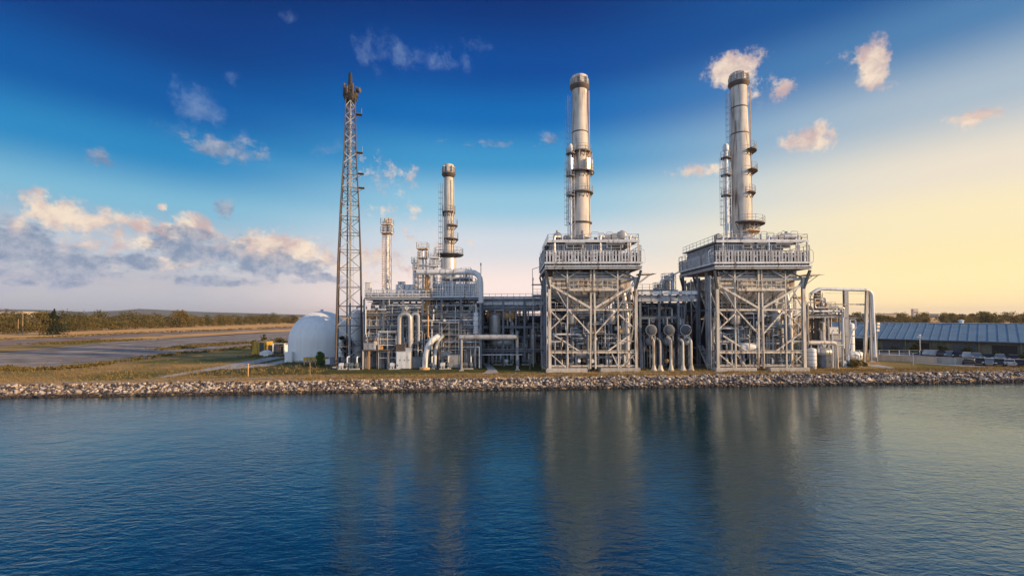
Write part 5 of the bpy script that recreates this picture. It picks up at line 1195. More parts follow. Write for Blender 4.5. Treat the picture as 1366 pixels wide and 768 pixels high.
# small hut at the left boiler's flank
t = Thing('stair_tower', 'narrow railed stair landing on the left flank of the left boiler', 'landing', (X(716, 80), 80, GZ)); xx = X(716.5, 80, 400); zz = Z(394, 80)
for sx in (-.7, .7):
    for y in (80, 81.4): t.part('post', MB().bar((xx+sx, y, GZ), (xx+sx, y, zz), .12), 'steel')
b = t.part('landing', MB().bx(xx-.8, xx+.8, 79.9, 81.5, zz-.15, zz), 'dsteel'); t.part('railing', MB().rail([(xx-.8, 79.9, zz), (xx+.8, 79.9, zz), (xx+.8, 81.5, zz)], 1.1, .8, .035), 'lsteel', b)
t.part('canopy', MB().bx(xx-.9, xx+.9, 79.8, 81.6, zz+1.9, zz+2.0), 'dsteel'); t.part('hoop', MB().pipe([(xx-.8, 79.9, zz), (xx-.8, 79.9, Z(359, 80)), (xx+.6, 79.9, Z(356, 80))], .05, 6), 'steel')
for z in (GZ+3, GZ+6, GZ+9): t.part('landing', MB().bx(xx-.8, xx+.8, 79.9, 81.5, z-.1, z), 'dsteel')

# ------------------------------------------------------------------ centre unit (px 850..905)
CY = 76.0; xc0, xc1 = X(854, CY, 440), X(928, CY+6, 440)
rack('process_rack', 'dark steel frame between the two boilers', xc0, X(905, CY, 440), CY, CY+8, 3, 3, [Z(389, CY), Z(400, CY), Z(424, CY)], 'msteel', .36, 21, 'pipe racks', rails=((Z(389, CY), CY+3, 'steel'),))
for k, (py, y) in enumerate(((391, .4), (400.5, .5), (396, 1.4))):
    t = Thing('duct', ('topmost grey duct crossing between the boilers', 'lower grey duct crossing between the boilers', 'middle pale duct set back between the boilers')[k], 'duct', (xc0, CY+y, Z(py, CY))); z = Z(py, CY)
    t.part('casing', MB().bx(X(851, CY), X(926, CY+1), CY+y-.3-.6, CY+y+.2-.6, z-.3, z+.25), ('lsteel', 'steel', 'lsteel')[k]); mb = MB()
    for q in range(6): x = X(856+q*13, CY); mb.bx(x-.06, x+.06, CY+y-.34-.6, CY+y+.24-.6, z-.34, z+.29)
    t.part('bands', mb, 'steel')
pipes('tangle of dark pipes between the two boilers', (xc0, CY, GZ), (xc0, X(926, CY), CY+1.2, CY+8, GZ, Z(402, CY)), 90, 33, ['msteel', 'dsteel', 'dsteel', 'steel', 'alu', 'brown', 'lsteel'], [.07, .1, .14, .2, .26], .45)
t = Thing('shade_backdrop', 'added dark ribbed backdrop for shade behind the frame between the boilers', 'building', (xc0, CY+10, GZ)); t.part('wall', MB().bx(xc0-.6, X(930, CY+10), CY+10, CY+14, GZ, Z(406, CY+10)), 'dsteel'); mb = MB()  # added dark box, painted shade for the gap between the boilers
for k in range(26): x = xc0-.4+k*.4; mb.bx(x-.06, x+.06, CY+9.9, CY+9.998, GZ+.1, Z(406, CY+10)-.3)
t.part('wall_ribs', mb, 'dsteel'); t.part('roof', MB().bx(xc0-.8, X(931, CY+10), CY+9.8, CY+14.2, Z(406, CY+10), Z(406, CY+10)+.2), 'msteel')
for k, px in enumerate((869, 893, 915)):
    Y = CY-1.0; z = Z(441, Y); x = X(px, Y, 441); nm = ('left', 'middle', 'right')[k]
    t = Thing('heat_exchanger', f'round ended grey exchanger, the {nm} one of three between the boilers', 'heat exchanger', (x, Y, GZ), 'three round ended exchangers between the boilers', local=True); z -= GZ
    t.part('shell', MB().lathe((0,0,z), [(.76,-.12),(.82,-.08),(.82,3.4),(.7,3.7)], 28, 'y'), 'dsteel')
    t.part('head_flange', MB().lathe((0,0,z), [(.83,.05),(.96,.05),(.96,.2),(.83,.2)], 28, 'y'), 'dalu'); t.part('cover_plate', MB().lathe((0,0,z), [(.45,-.26),(.55,-.24),(.55,-.13),(.4,-.125)], 18, 'y'), 'dsteel')
    t.part('channel_nozzles', MB().cyl((-.45,-.1,z+.9),(-.45,-.1,z+1.9),.18,10).cyl((.45,-.1,z-.9),(.45,-.1,z-1.7),.18,10), 'msteel')
    t.part('lower_drum', MB().lathe((0,.3,z-1.9), [(.1,-.3),(.55,-.2),(.75,.1),(.75,2.4)], 20, 'y'), 'msteel', smooth=50)
    t.part('link_pipe', MB().pipe([(0,.4,z-.8),(0,.4,z-1.6)],.3,10), 'dalu')
    t.part('riser', MB().pipe([(.3,2.6,z+.8), (.3,2.6,z+4.6)], .13, 10), 'msteel')
    for sx in (-.9, .9): t.part('leg', MB().hbeam((sx,1.2,0),(sx,1.2,z-.4),.2,.2), 'msteel')
for k, px in enumerate((872, 881, 895, 911, 922)):
    Y = CY-1.9; x = X(px, Y, 470); zt_ = Z(453+2*(k % 2), Y, px)
    t = Thing('standpipe', ('first pale standpipe by the left boiler', 'second standpipe, thinner and dull', 'third standpipe, widest at its foot', 'fourth pale standpipe under the right exchanger', 'fifth standpipe by the right boiler')[k], 'pipe', (x, Y, GZ), 'row of pale standpipes between the boilers', local=True)
    t.part('pipe', MB().pipe([(0,0,0),(0,0,zt_-GZ),(-.2,1.2,zt_-GZ+.4)],.2 if k != 1 else .14,12,.5), 'cream'); t.part('foot', MB().lathe((0,0,0),[(.55,0),(.5,.1),(.33,.5),(.28,.9)],14), 'cream')
# items above the centre: gantry pipe and awning
t = Thing('canopy', 'flat tan awning jutting from the right edge of the left boiler deck', 'awning', (X(865, 76), 76, Z(367, 76))); a, b = X(853, 76, 366), X(874, 76, 366); z = Z(367, 76)
t.part('roof', MB().add([(a,75,z),(b,75.4,z+.1),(b,78,z+.1),(a,78,z),(a,75,z+.25),(b,75.4,z+.16),(b,78,z+.16),(a,78,z+.25)], [(0,3,2,1),(4,5,6,7),(0,1,5,4),(1,2,6,5),(2,3,7,6),(3,0,4,7)]), 'cream'); t.part('strut', MB().bar((a, 76, z-1.4), (b-.8, 76, z), .1).bar((a, 77.5, z-1.4), (b-.8, 77.5, z), .1), 'steel')
t = Thing('canopy', 'flat tan awning jutting from the right edge of the right boiler deck', 'awning', (X(1088, 76), 76, Z(369, 76))); a, b = X(1076, 76, 369), X(1097, 76, 369); z = Z(369, 76)
t.part('roof', MB().add([(a,75,z),(b,75.4,z+.1),(b,78,z+.1),(a,78,z),(a,75,z+.25),(b,75.4,z+.16),(b,78,z+.16),(a,78,z+.25)], [(0,3,2,1),(4,5,6,7),(0,1,5,4),(1,2,6,5),(2,3,7,6),(3,0,4,7)]), 'cream'); t.part('strut', MB().bar((a, 76, z-1.4), (b-.8, 76, z), .1).bar((a, 77.5, z-1.4), (b-.8, 77.5, z), .1), 'steel')
for k, (px, pt, pb, r, m_, lb) in enumerate(((879, 378, 392, .3, 'ochre', 'short ochre riser left of the pair between the decks'), (890, 366, 392, .42, 'ochre', 'riser with sun glow in its ochre colour between the decks'), (897, 362, 392, .22, 'lsteel', 'thin pale riser beside the ochre one'), (885, 372, 392, .2, 'alu', 'thin silver riser between the two ochre ones'))):  # orange sunlight on the ochre risers is painted into their colour
    scaffold_column(px, CY+4, pt, pb, r, r+.22, lb, m_, ((pt+8, .8),) if k < 2 else (), 'lsteel')
t = Thing('crossover_pipe', 'bent pale pipe arching from the centre frame to the right deck', 'pipe', (X(880, CY+2), CY+2, Z(390, CY+2))); t.part('pipe', MB().pipe([P(880, 392, CY+2), P(880, 376, CY+2), P(905, 363, CY+4)], .12, 10, .8), 'lsteel'); t.part('flange', MB().cyl(P(880, 389, CY+2), P(880, 388, CY+2), .25, 12), 'steel')

# ------------------------------------------------------------------ right end (px 1076..1170)
t = Thing('pipe_portal', 'tall pale portal of square pipework at the right end of the plant', 'pipe portal', (X(1127, 82), 82, GZ)); Y = 82.0
A = lambda px, py, dy=0: P(px, py, Y+dy)
t.part('top_pipe', MB().pipe([A(1082, 392), A(1092, 385), A(1158, 387), A(1163, 392), A(1167, 476)], .3, 14, 1.0), 'lsteel')
for p, dy, w, m_ in ((1127, 0, .5, 'steel'), (1156.5, -.6, .42, 'cream'), (1092, .6, .5, 'brown'), (1160, 5, .3, 'steel'), (1130, 5, .3, 'steel')):
    q = A(p, 390, dy); t.part('leg', MB().hbeam((q.x + (-.7 if p == 1156.5 else 0), Y+dy, GZ), (q.x, Y+dy, q.z+.3), w, w), m_); t.part('footing', MB().bx(q.x-.5-(.7 if p == 1156.5 else 0), q.x+.5-(.7 if p == 1156.5 else 0), Y+dy-.5, Y+dy+.5, GZ, GZ+.15), 'concrete')
t.part('cross_beam', MB().hbeam(A(1100, 406, -.3), A(1158, 406, -.3), .2, .25), 'cream'); t.part('cross_beam', MB().hbeam(A(1095, 423, -.3), A(1164, 424, -.3), .14, .14), 'steel'); t.part('cross_beam', MB().hbeam(A(1110, 448, -.3), A(1166, 448, -.3), .14, .14), 'steel'); t.part('tie_rod', MB().bar(A(1100, 391, -.2), A(1155, 391.5, -.2), .05), 'steel')
t.part('curved_tube', MB().sweep([A(1142, 436, -1), A(1137, 442, -1), A(1134, 452, -1), A(1132, 466, -1)], .12, 8), 'lsteel')
# cluster
xr0, xr1 = X(1077, 78, 450), X(1124, 78, 450)
rack('process_rack', 'short rusty frame right of the right boiler', xr0, xr1, 78, 84, 3, 2, [Z(424, 78), Z(456, 78)], 'steel', .26, 55, 'pipe racks', rails=((Z(424, 78), 78, 'brown'),))
pipes('tangle of rusty pipes in the short right frame', (xr0, 78, GZ), (xr0, xr1, 77.5, 84, GZ, Z(395, 80)), 60, 44, ['brown', 'steel', 'lsteel', 'cream', 'alu', 'msteel', 'brown'], [.07, .1, .14, .2], .4)
scaffold_column(1089, 79, 386, 486, .36, .55, 'tall brown column at the left of the short right frame', 'brown', ((424, .9), (400, .7)), 'brown')
scaffold_column(1097, 79.5, 398, 486, .3, .5, 'cream column with a ragged head in the short right frame', 'cream', ((420, 1.4),), 'brown')
scaffold_column(1103, 80, 402, 470, .2, .4, 'thin cream riser right of the ragged headed column', 'cream', ((412, .9),), 'brown')
t = Thing('pipe_gantry', 'pale pipe leaving the right boiler and dropping to the ground', 'pipe gantry', (X(1116, 75.4), 75.4, GZ), 'low pipe gantries'); q0, q1 = P(1078, 457, 75.4), P(1114.5, 457, 75.4); t.part('pipe', MB().pipe([q0, q1, (q1.x+.1, 75.4, GZ+.05)], .32, 14, .6), 'cream'); t.part('foot', MB().cyl((q1.x+.1, 75.4, GZ), (q1.x+.1, 75.4, GZ+.15), .6, 14), 'concrete')
hdrum('horizontal_drum', 'grey drum low before the short right frame', 1086, 1108, 470, 77.6, .85, 'dalu', 'drums in the process racks')
vvessel('upright_drum', 'squat pale tank by the right column of the right boiler', X(1082.5, 76, 478), 76, GZ, Z(465, 76), .75, 'lsteel')
cabinet(1101, 486, 1.7, 2.2, 1.2, 'msteel', 'blue grey cabinet under the dropping pipe at the right end', Y=76.2)
cabinet(1112, 448, 1.6, 1.3, 1.2, 'white', 'white box on a shelf right of the short frame', Y=79.5, z=Z(448, 79.5))
t = Thing('gable_tank', 'small pale pitched hut right of the short frame', 'hut', (X(1114, 80), 80, GZ), local=True); zz = Z(447, 80)-GZ
t.part('wall', MB().bx(-1.2, 1.2, 0, 2, 0, zz), 'dalu'); t.part('roof', MB().add([(-1.5,-.2,zz),(1.5,-.2,zz),(1.5,2.2,zz),(-1.5,2.2,zz),(0,-.2,zz+1.0),(0,2.2,zz+1.0)], [(0,3,2,1),(0,1,4),(2,3,5),(1,2,5,4),(3,0,4,5)]), 'lsteel', smooth=0)
vvessel('upright_tank', 'white upright cylinder seen through the portal', X(1134, 88, 440), 88, GZ, Z(432, 88), .7, 'white', 'tank')
hdrum('horizontal_drum', 'pale blue drum on the ground under the portal', 1125, 1150, 474, 86, .8, 'lsteel', 'drums in the process racks')
for k, (px, m_, lb) in enumerate(((1094, 'msteel', 'pump before the short right frame'), (1128, 'lsteel', 'pump at the middle leg of the portal'), (1142, 'brown', 'rusty pump under the right half of the portal'))):
    pump(X(px, 78.5, 484), 78.5, lb, m_, 'pumps at the right end', .9)
make_bush(1134, 489, 1.1, 3.2, 'leaf_olive', 'low olive bush under the portal', 231); make_bush(1146, 488, .9, 2.6, 'leaf_green', 'low green bush right of the olive one under the portal', 232)
# lamp on the portal's right
t = Thing('floodlight_pole', 'short pole with a cream floodlight cluster right of the portal', 'floodlight', (X(1169, 88), 88, GZ)); x = X(1169, 88, 440); zt_ = Z(442, 88)
t.part('pole', MB().cyl((x, 88, GZ), (x, 88, zt_), .12, 8), 'steel')
for dz in (0, .7, 1.3): t.part('lamp', MB().box((x+.1*dz, 87.8, zt_+dz), (.7, .4, .45), .3), 'cream')

# ------------------------------------------------------------------ long blue-roofed shed, wall, car park
p0 = V((X(1085, 118), 119.5, 0)); p1 = G(1366, 478); d = (V((p1.x, p1.y, 0)) - p0).normalized(); Ls = 92.0; wid = 30.0; eave = 3.2; ridge = 6.7
rz = math.atan2(d.y, d.x); t = Thing('long_shed', 'long low shed with a weathered blue metal roof', 'shed', (p0.x, p0.y, GZ), local=True, rz=rz)
M['shedwall'] = mat('weathered_olive_wall', (0.16, 0.165, 0.12), 0.85, 0, 0.35, dirt=0.5)
t.part('wall', MB().bx(0, Ls, .4, wid-.4, 0, eave), 'shedwall')
ov = .5
t.part('roof', MB().add([(-ov,-ov,eave-.05),(Ls+ov,-ov,eave-.05),(Ls+ov,wid/2,ridge),(-ov,wid/2,ridge),(Ls+ov,wid+ov,eave-.05),(-ov,wid+ov,eave-.05),
    (-ov,-ov,eave+.12),(Ls+ov,-ov,eave+.12),(Ls+ov,wid/2,ridge+.17),(-ov,wid/2,ridge+.17),(Ls+ov,wid+ov,eave+.12),(-ov,wid+ov,eave+.12)],
    [(0,3,2,1),(3,5,4,2),(6,7,8,9),(9,8,10,11),(0,1,7,6),(4,5,11,10),(1,2,8,7),(2,4,10,8),(0,6,9,3),(3,9,11,5)]), 'roofblue', smooth=0)
mb = MB(); n_ = 62
for k in range(n_+1): x = -ov+(Ls+2*ov)*k/n_; mb.bar((x, -ov, eave+.15), (x, wid/2, ridge+.2), .1, .08)
t.part('roof_seams', mb, 'roofblue'); t.part('ridge_cap', MB().bar((-ov, wid/2, ridge+.22), (Ls+ov, wid/2, ridge+.22), .6, .1), 'lsteel')
t.part('gutter', MB().bx(-ov, Ls+ov, -ov-.18, -ov-.01, eave-.15, eave+.05), 'dsteel')
for k in range(15):
    x = 3 + k*6; t.part('bay_opening', MB().bx(x, x+(3.6 if k % 3 else 2.2), .36, .398, .05, 2.5), 'black' if k % 2 else 'dsteel')
for k in range(15): x = 1 + k*6; t.part('post', MB().bx(x, x+.25, -.1, .35, 0, eave-.06), 'shedwall')
for k in range(5): x = 10 + k*18; t.part('roof_vent', MB().lathe((x, wid/2, ridge+.2), [(.4,0),(.4,.5),(.7,.6),(.1,.9)], 12), 'white')
# shrubs along the shed
for k in range(16):
    q = p0 + d*(9 + k*4.1) + V((-d.y, d.x, 0))*-1.6
    if k == 0: hb = make_tree('shed_shrub', 'olive shrub in the line along the shed wall', 'shrub', 'shrubs along the shed wall', 2.2, 2.8, 'leaf_green', 301, .2, 500, 0, 7); o = hb
    else: o = copy_tree(hb)
    s_ = rt.uniform(.6, 1.1); o.location = (q.x, q.y, GZ); o.scale = (s_*1.2, s_, s_); o.rotation_euler.z = rt.uniform(0, 6)
q0, q1 = G(1162, 480.5), G(1250, 484.5)
def wall_line(name, a, b, h, th, m, label, cop=True):
    a, b = V((a.x, a.y, 0)), V((b.x, b.y, 0)); L_ = (b-a).length; rz_ = math.atan2((b-a).y, (b-a).x)
    t = Thing(name, label, 'wall', (a.x, a.y, GZ), local=True, rz=rz_); t.part('wall', MB().bx(0, L_, 0, th, 0, h), m); t.part('coping', MB().bx(-.04, L_+.04, -.06, th+.06, h, h+.08), 'concrete')
    t.part('buttress', MB().bx(L_*.48, L_*.48+.3, -.15, -.002, 0, h-.02), m); return t
wall_line('boundary_wall', q0, q1, 1.15, .25, 'tan', 'low tan wall between the portal and the car park')
wall_line('retaining_wall', G(1250, 484), G(1300, 487.3), 1.1, .25, 'concrete', 'low grey wall continuing the tan one')
def fence_line(name, a, b, h, label, m='lsteel'):
    t = Thing(name, label, 'fence', (a.x, a.y, GZ)); a = V((a.x, a.y, GZ)); b = V((b.x, b.y, GZ)); n_ = int((b-a).length/2.0); mb = MB()
    for k in range(n_+1): p = a.lerp(b, k/n_); mb.bar(p, p+V((0,0,h)), .08)
    t.part('posts', mb, m); mb = MB()
    for z in (h, h*.55, h*.2): mb.bar(a+V((0,0,z)), b+V((0,0,z)), .04)
    t.part('rails', mb, m)
fence_line('rail_fence', G(1120, 474), G(1240, 474.5), 1.2, 'white rail fence at the near edge of the shed yard')
# lamp post
g = G(1227.5, 474); t = Thing('street_lamp', 'slim pale lamp post in the car park before the shed', 'lamp post', (g.x, g.y, GZ)); zt_ = Z(449, g.y)
t.part('pole', MB().cyl((g.x, g.y, GZ), (g.x, g.y, zt_), .09, 8), 'lsteel'); t.part('arm', MB().bar((g.x-.6, g.y, zt_-.35), (g.x+.6, g.y, zt_-.35), .07), 'lsteel'); t.part('lamp_head', MB().bx(g.x-.22, g.x+.22, g.y-.15, g.y+.15, zt_, zt_+.15), 'white'); t.part('base', MB().cyl((g.x, g.y, GZ), (g.x, g.y, GZ+.4), .2, 10), 'concrete')
# cars
def make_car(m, label):
    t = Thing('parked_car', label, 'car', (0,0,0), 'cars parked in the car park', local=True)
    pr = [(-2.1,.35),(-2.12,.72),(-1.95,.88),(-1.2,.95),(-.55,1.42),(.95,1.45),(1.65,1.0),(2.05,.95),(2.12,.6),(2.08,.35)]; mb = MB(); o = 0
    for s_ in (-1, 1):
        for y, z in pr: mb.v.append((s_*(.86 if z < 1.0 else .66), y, z))
    n_ = len(pr); mb.f += [tuple(range(n_)), tuple(range(2*n_-1, n_-1, -1))] + [(k, (k+1) % n_, n_+(k+1) % n_, n_+k) for k in range(n_)]
    t.part('body', mb, m, smooth=25)
    t.part('windscreen', MB().add([(-.62,-1.13,1.0),(.62,-1.13,1.0),(.56,-.6,1.38),(-.56,-.6,1.38)],[(0,1,2,3)]), 'glass', smooth=0)
    t.part('rear_window', MB().add([(.62,1.6,1.06),(-.62,1.6,1.06),(-.56,1.0,1.41),(.56,1.0,1.41)],[(0,1,2,3)]), 'glass', smooth=0)
    for s_ in (-1, 1): t.part('side_window', MB().add([(s_*.845,-.95,1.03),(s_*.70,-.5,1.37),(s_*.70,.9,1.38),(s_*.845,1.35,1.04)],[(0,1,2,3) if s_ > 0 else (3,2,1,0)]), 'glass', smooth=0)
    for x in (-.8, .8):
        for y in (-1.3, 1.3): w = t.part('wheel', MB().lathe((x, y, .32), [(.2,-.1),(.32,-.09),(.32,.09),(.2,.1)], 18, 'x'), 'rubber'); t.part('rim', MB().lathe((x, y, .32), [(.1,-.11),(.2,-.105),(.2,.105),(.1,.11)], 12, 'x'), 'lsteel', w)
    for x in (-.6, .6): t.part('headlight', MB().box((x, -2.1, .7), (.32, .08, .14)), 'white'); t.part('tail_light', MB().box((x, 2.1, .78), (.26, .06, .14)), 'carr')
    return t.o
carp = {}
carspots = [(1238, 474.5, 'carw', 'white car nearest the lamp post'), (1247, 475, 'carw', 'second white car right of the lamp post'), (1256, 475.5, 'carb', 'black car after the two white ones by the lamp'), (1266, 476, 'cars', 'silver car in the middle of the rear row'), (1277, 477, 'carb', 'black car beside the silver one in the rear row'),
    (1290, 478, 'carw', 'white car in the right part of the rear row'), (1303, 479, 'cars', 'silver car next to the last white one in the rear row'), (1318, 480, 'carb', 'black car in the rear row close to the frame edge'), (1334, 481, 'cars', 'silver car second from the end of the rear row'), (1352, 482, 'carb', 'black car at the right end of the rear row'),
    (1292, 486, 'carb', 'black car at the left end of the front row'), (1306, 486.6, 'carb', 'second black car of the front row'), (1320, 487.2, 'cars', 'silver car of the front row'), (1334, 488, 'carb', 'third black car of the front row'), (1347, 488.6, 'carw', 'white car of the front row'), (1361, 489.2, 'carb', 'black car at the right end of the front row')]
for px, py, m_, lb in carspots:
    g = G(px, py)
    if m_ not in carp: o = carp[m_] = make_car(m_, lb)
    else: o = copy_tree(carp[m_])
    o['label'] = lb; o.scale = (.9, .9, .9); o.location = (g.x, g.y, GZ+.012); o.rotation_euler.z = R(-46) + rt.uniform(-.04, .04) + (0 if rt.random() < .5 else math.pi)
# far buildings
def far_block(px, Y, w, h, label, m='farwall', name='distant_building'):
    x = X(px, Y); t = Thing(name, label, 'building', (x, Y, GZ), 'distant buildings on the skyline', local=True); t.part('wall', MB().bx(-w/2, w/2, 0, w*.6, 0, h), m); t.part('roof', MB().bx(-w/2-.5, w/2+.5, -.5, w*.6+.5, h, h+.6), 'concrete')
    for k in range(4): t.part('window', MB().bx(-w*.4+k*w*.22, -w*.4+k*w*.22+w*.12, -.1, -.01, h*.5, h*.7), 'glass')
    return t
far_block(1222, 1300, 14, 24, 'small hazy tower block on the right skyline'); far_block(1207, 1250, 24, 11, 'hazy low block left of the small tower on the skyline'); far_block(1262, 1200, 40, 10, 'long hazy low block on the right skyline'); far_block(10, 900, 60, 20, 'pale flat building on the far left skyline'); far_block(1291, 500, 14, 6, 'small pale building among the right skyline trees', 'white')
far_block(1180, 420, 22, 9.5, 'tan roofed building just behind the left end of the shed')

# ------------------------------------------------------------------ world: sky with clouds
w = bpy.data.worlds.new('World'); scene.world = w; w.use_nodes = True
nt = w.node_tree; N = nt.nodes; L = nt.links; N.clear()
SUN_AZ, SUN_EL = 110.0, 17.0
out = N.new('ShaderNodeOutputWorld'); bg = N.new('ShaderNodeBackground'); L.new(bg.outputs[0], out.inputs['Surface'])
tc = N.new('ShaderNodeTexCoord')
def mth(op, a, b=None, c=None, clamp=False):
    n_ = N.new('ShaderNodeMath'); n_.operation = op; n_.use_clamp = clamp
    for i, q in enumerate((a, b, c)):
        if q is None: continue
        if isinstance(q, (int, float)): n_.inputs[i].default_value = q
        else: L.new(q, n_.inputs[i])
    return n_.outputs[0]
def mixc(f, A, B, blend='MIX'):
    t_ = N.new('ShaderNodeMix'); t_.data_type = 'RGBA'; t_.blend_type = blend; t_.clamp_factor = True
    for k_, q in (('Factor', f), ('A', A), ('B', B)):
        if isinstance(q, tuple): t_.inputs[k_].default_value = (*q, 1)
        elif isinstance(q, (int, float)): t_.inputs[k_].default_value = q
        else: L.new(q, t_.inputs[k_])
    return t_.outputs['Result']
def smooth(v, a, b, lo=0, hi=1):
    t_ = N.new('ShaderNodeMapRange'); t_.interpolation_type = 'SMOOTHSTEP'; t_.inputs['From Min'].default_value = a; t_.inputs['From Max'].default_value = b; t_.inputs['To Min'].default_value = lo; t_.inputs['To Max'].default_value = hi; L.new(v, t_.inputs['Value']); return t_.outputs[0]
nv = N.new('ShaderNodeVectorMath'); nv.operation = 'NORMALIZE'; L.new(tc.outputs['Generated'], nv.inputs[0])
sp = N.new('ShaderNodeSeparateXYZ'); L.new(nv.outputs[0], sp.inputs[0])
el = mth('MULTIPLY', mth('ARCSINE', sp.outputs['Z']), 180/math.pi)
az = mth('MULTIPLY', mth('ARCTAN2', sp.outputs['X'], sp.outputs['Y']), 180/math.pi)
def srgb(r, g, b): return tuple(((c/255)/12.92 if c/255 <= .04045 else ((c/255+.055)/1.055)**2.4) for c in (r, g, b))
def ramp(stops):
    r = N.new('ShaderNodeValToRGB'); cr = r.color_ramp; cr.interpolation = 'EASE'; L.new(mth('DIVIDE', el, 90), r.inputs[0])
    cr.elements[0].position = stops[0][0]/90; cr.elements[0].color = (*srgb(*stops[0][1]), 1); cr.elements[1].position = stops[-1][0]/90; cr.elements[1].color = (*srgb(*stops[-1][1]), 1)
    for e_, c in stops[1:-1]: q = cr.elements.new(e_/90); q.color = (*srgb(*c), 1)
    return r.outputs[0]
left = ramp([(0, (164, 168, 180)), (3, (186, 184, 190)), (7, (190, 202, 214)), (11, (128, 188, 216)), (16, (40, 138, 196)), (21, (0, 92, 168)), (27, (0, 60, 134)), (34, (0, 42, 104)), (90, (0, 26, 70))])
mid = ramp([(0, (248, 220, 208)), (4, (248, 228, 220)), (9, (216, 222, 230)), (14, (150, 200, 224)), (19, (62, 152, 204)), (24, (4, 108, 184)), (29, (0, 76, 156)), (36, (0, 50, 120)), (90, (0, 30, 80))])
right = ramp([(0, (255, 222, 160)), (4, (253, 232, 174)), (9, (255, 238, 194)), (13, (240, 228, 208)), (19, (172, 190, 205)), (25, (80, 130, 178)), (30, (26, 88, 152)), (90, (0, 36, 92))])
back = ramp([(0, (200, 200, 214)), (10, (206, 214, 232)), (25, (190, 210, 236)), (50, (120, 158, 200)), (90, (30, 80, 140))])
az2 = N.new('ShaderNodeMath')
sky = mixc(smooth(az, -38, -8), left, mid)
sky = mixc(smooth(az, 3, 46), sky, right)
aabs = mth('ABSOLUTE', az)
bsc = N.new('ShaderNodeVectorMath'); bsc.operation = 'SCALE'; bsc.inputs['Scale'].default_value = 1.2; L.new(back, bsc.inputs[0])
sky = mixc(smooth(aabs, 62, 100), sky, bsc.outputs[0])
# warm the band towards the sun
dd = mth('ABSOLUTE', mth('SUBTRACT', az, SUN_AZ))
glow = mth('MULTIPLY', smooth(dd, 0, 60, 1, 0), smooth(el, 0, 30, 1, 0))
sky = mixc(mth('MULTIPLY', glow, .8), sky, (1.15, .78, .42))
# clouds
cv = N.new('ShaderNodeCombineXYZ'); L.new(mth('DIVIDE', az, 10), cv.inputs[0]); L.new(mth('DIVIDE', el, 10), cv.inputs[1])
def noise(vec, sc, det, rough=.6, off=(0,0,0), stretch=(1,1,1)):
    mp = N.new('ShaderNodeMapping'); mp.inputs['Location'].default_value = off; mp.inputs['Scale'].default_value = stretch; L.new(vec, mp.inputs['Vector'])
    t_ = N.new('ShaderNodeTexNoise'); t_.inputs['Scale'].default_value = sc; t_.inputs['Detail'].default_value = det; t_.inputs['Roughness'].default_value = rough; L.new(mp.outputs[0], t_.inputs['Vector']); return t_
wn = noise(cv.outputs[0], 1.6, 5, .6)
ws = N.new('ShaderNodeVectorMath'); ws.operation = 'MULTIPLY_ADD'; L.new(wn.outputs['Color'], ws.inputs[0]); ws.inputs[1].default_value = (.42, .26, 0); ws.inputs[2].default_value = (-.21, -.13, 0)
wa = N.new('ShaderNodeVectorMath'); wa.operation = 'ADD'; L.new(cv.outputs[0], wa.inputs[0]); L.new(ws.outputs[0], wa.inputs[1]); wv = wa.outputs[0]
def blobs(lst):
    acc = None
    for px, py, rx, ry, k_ in lst:
        dx = px - 683; a_ = math.degrees(math.atan2(dx, 600))/10; dist = math.hypot(600, dx); e_ = math.degrees(math.atan2(421-py, dist))/10
        ra = 1.3*math.degrees(rx*600/(600**2+dx**2))/10; re = 1.3*math.degrees(ry/dist)/10
        s1 = N.new('ShaderNodeVectorMath'); s1.operation = 'SUBTRACT'; L.new(wv, s1.inputs[0]); s1.inputs[1].default_value = (a_, e_, 0)
        s2 = N.new('ShaderNodeVectorMath'); s2.operation = 'MULTIPLY'; L.new(s1.outputs[0], s2.inputs[0]); s2.inputs[1].default_value = (1/ra, 1/re, 0)
        s3 = N.new('ShaderNodeVectorMath'); s3.operation = 'LENGTH'; L.new(s2.outputs[0], s3.inputs[0])
        v_ = mth('MULTIPLY', mth('SUBTRACT', 1.0, s3.outputs['Value'], clamp=True), k_)
        acc = v_ if acc is None else mth('MAXIMUM', acc, v_)
    return acc
fine = noise(cv.outputs[0], 5.5, 9, .66, (3, 1, 0)).outputs['Fac']
fine2 = noise(cv.outputs[0], 2.2, 6, .6, (8, 5, 0), (1, 2.2, 1)).outputs['Fac']
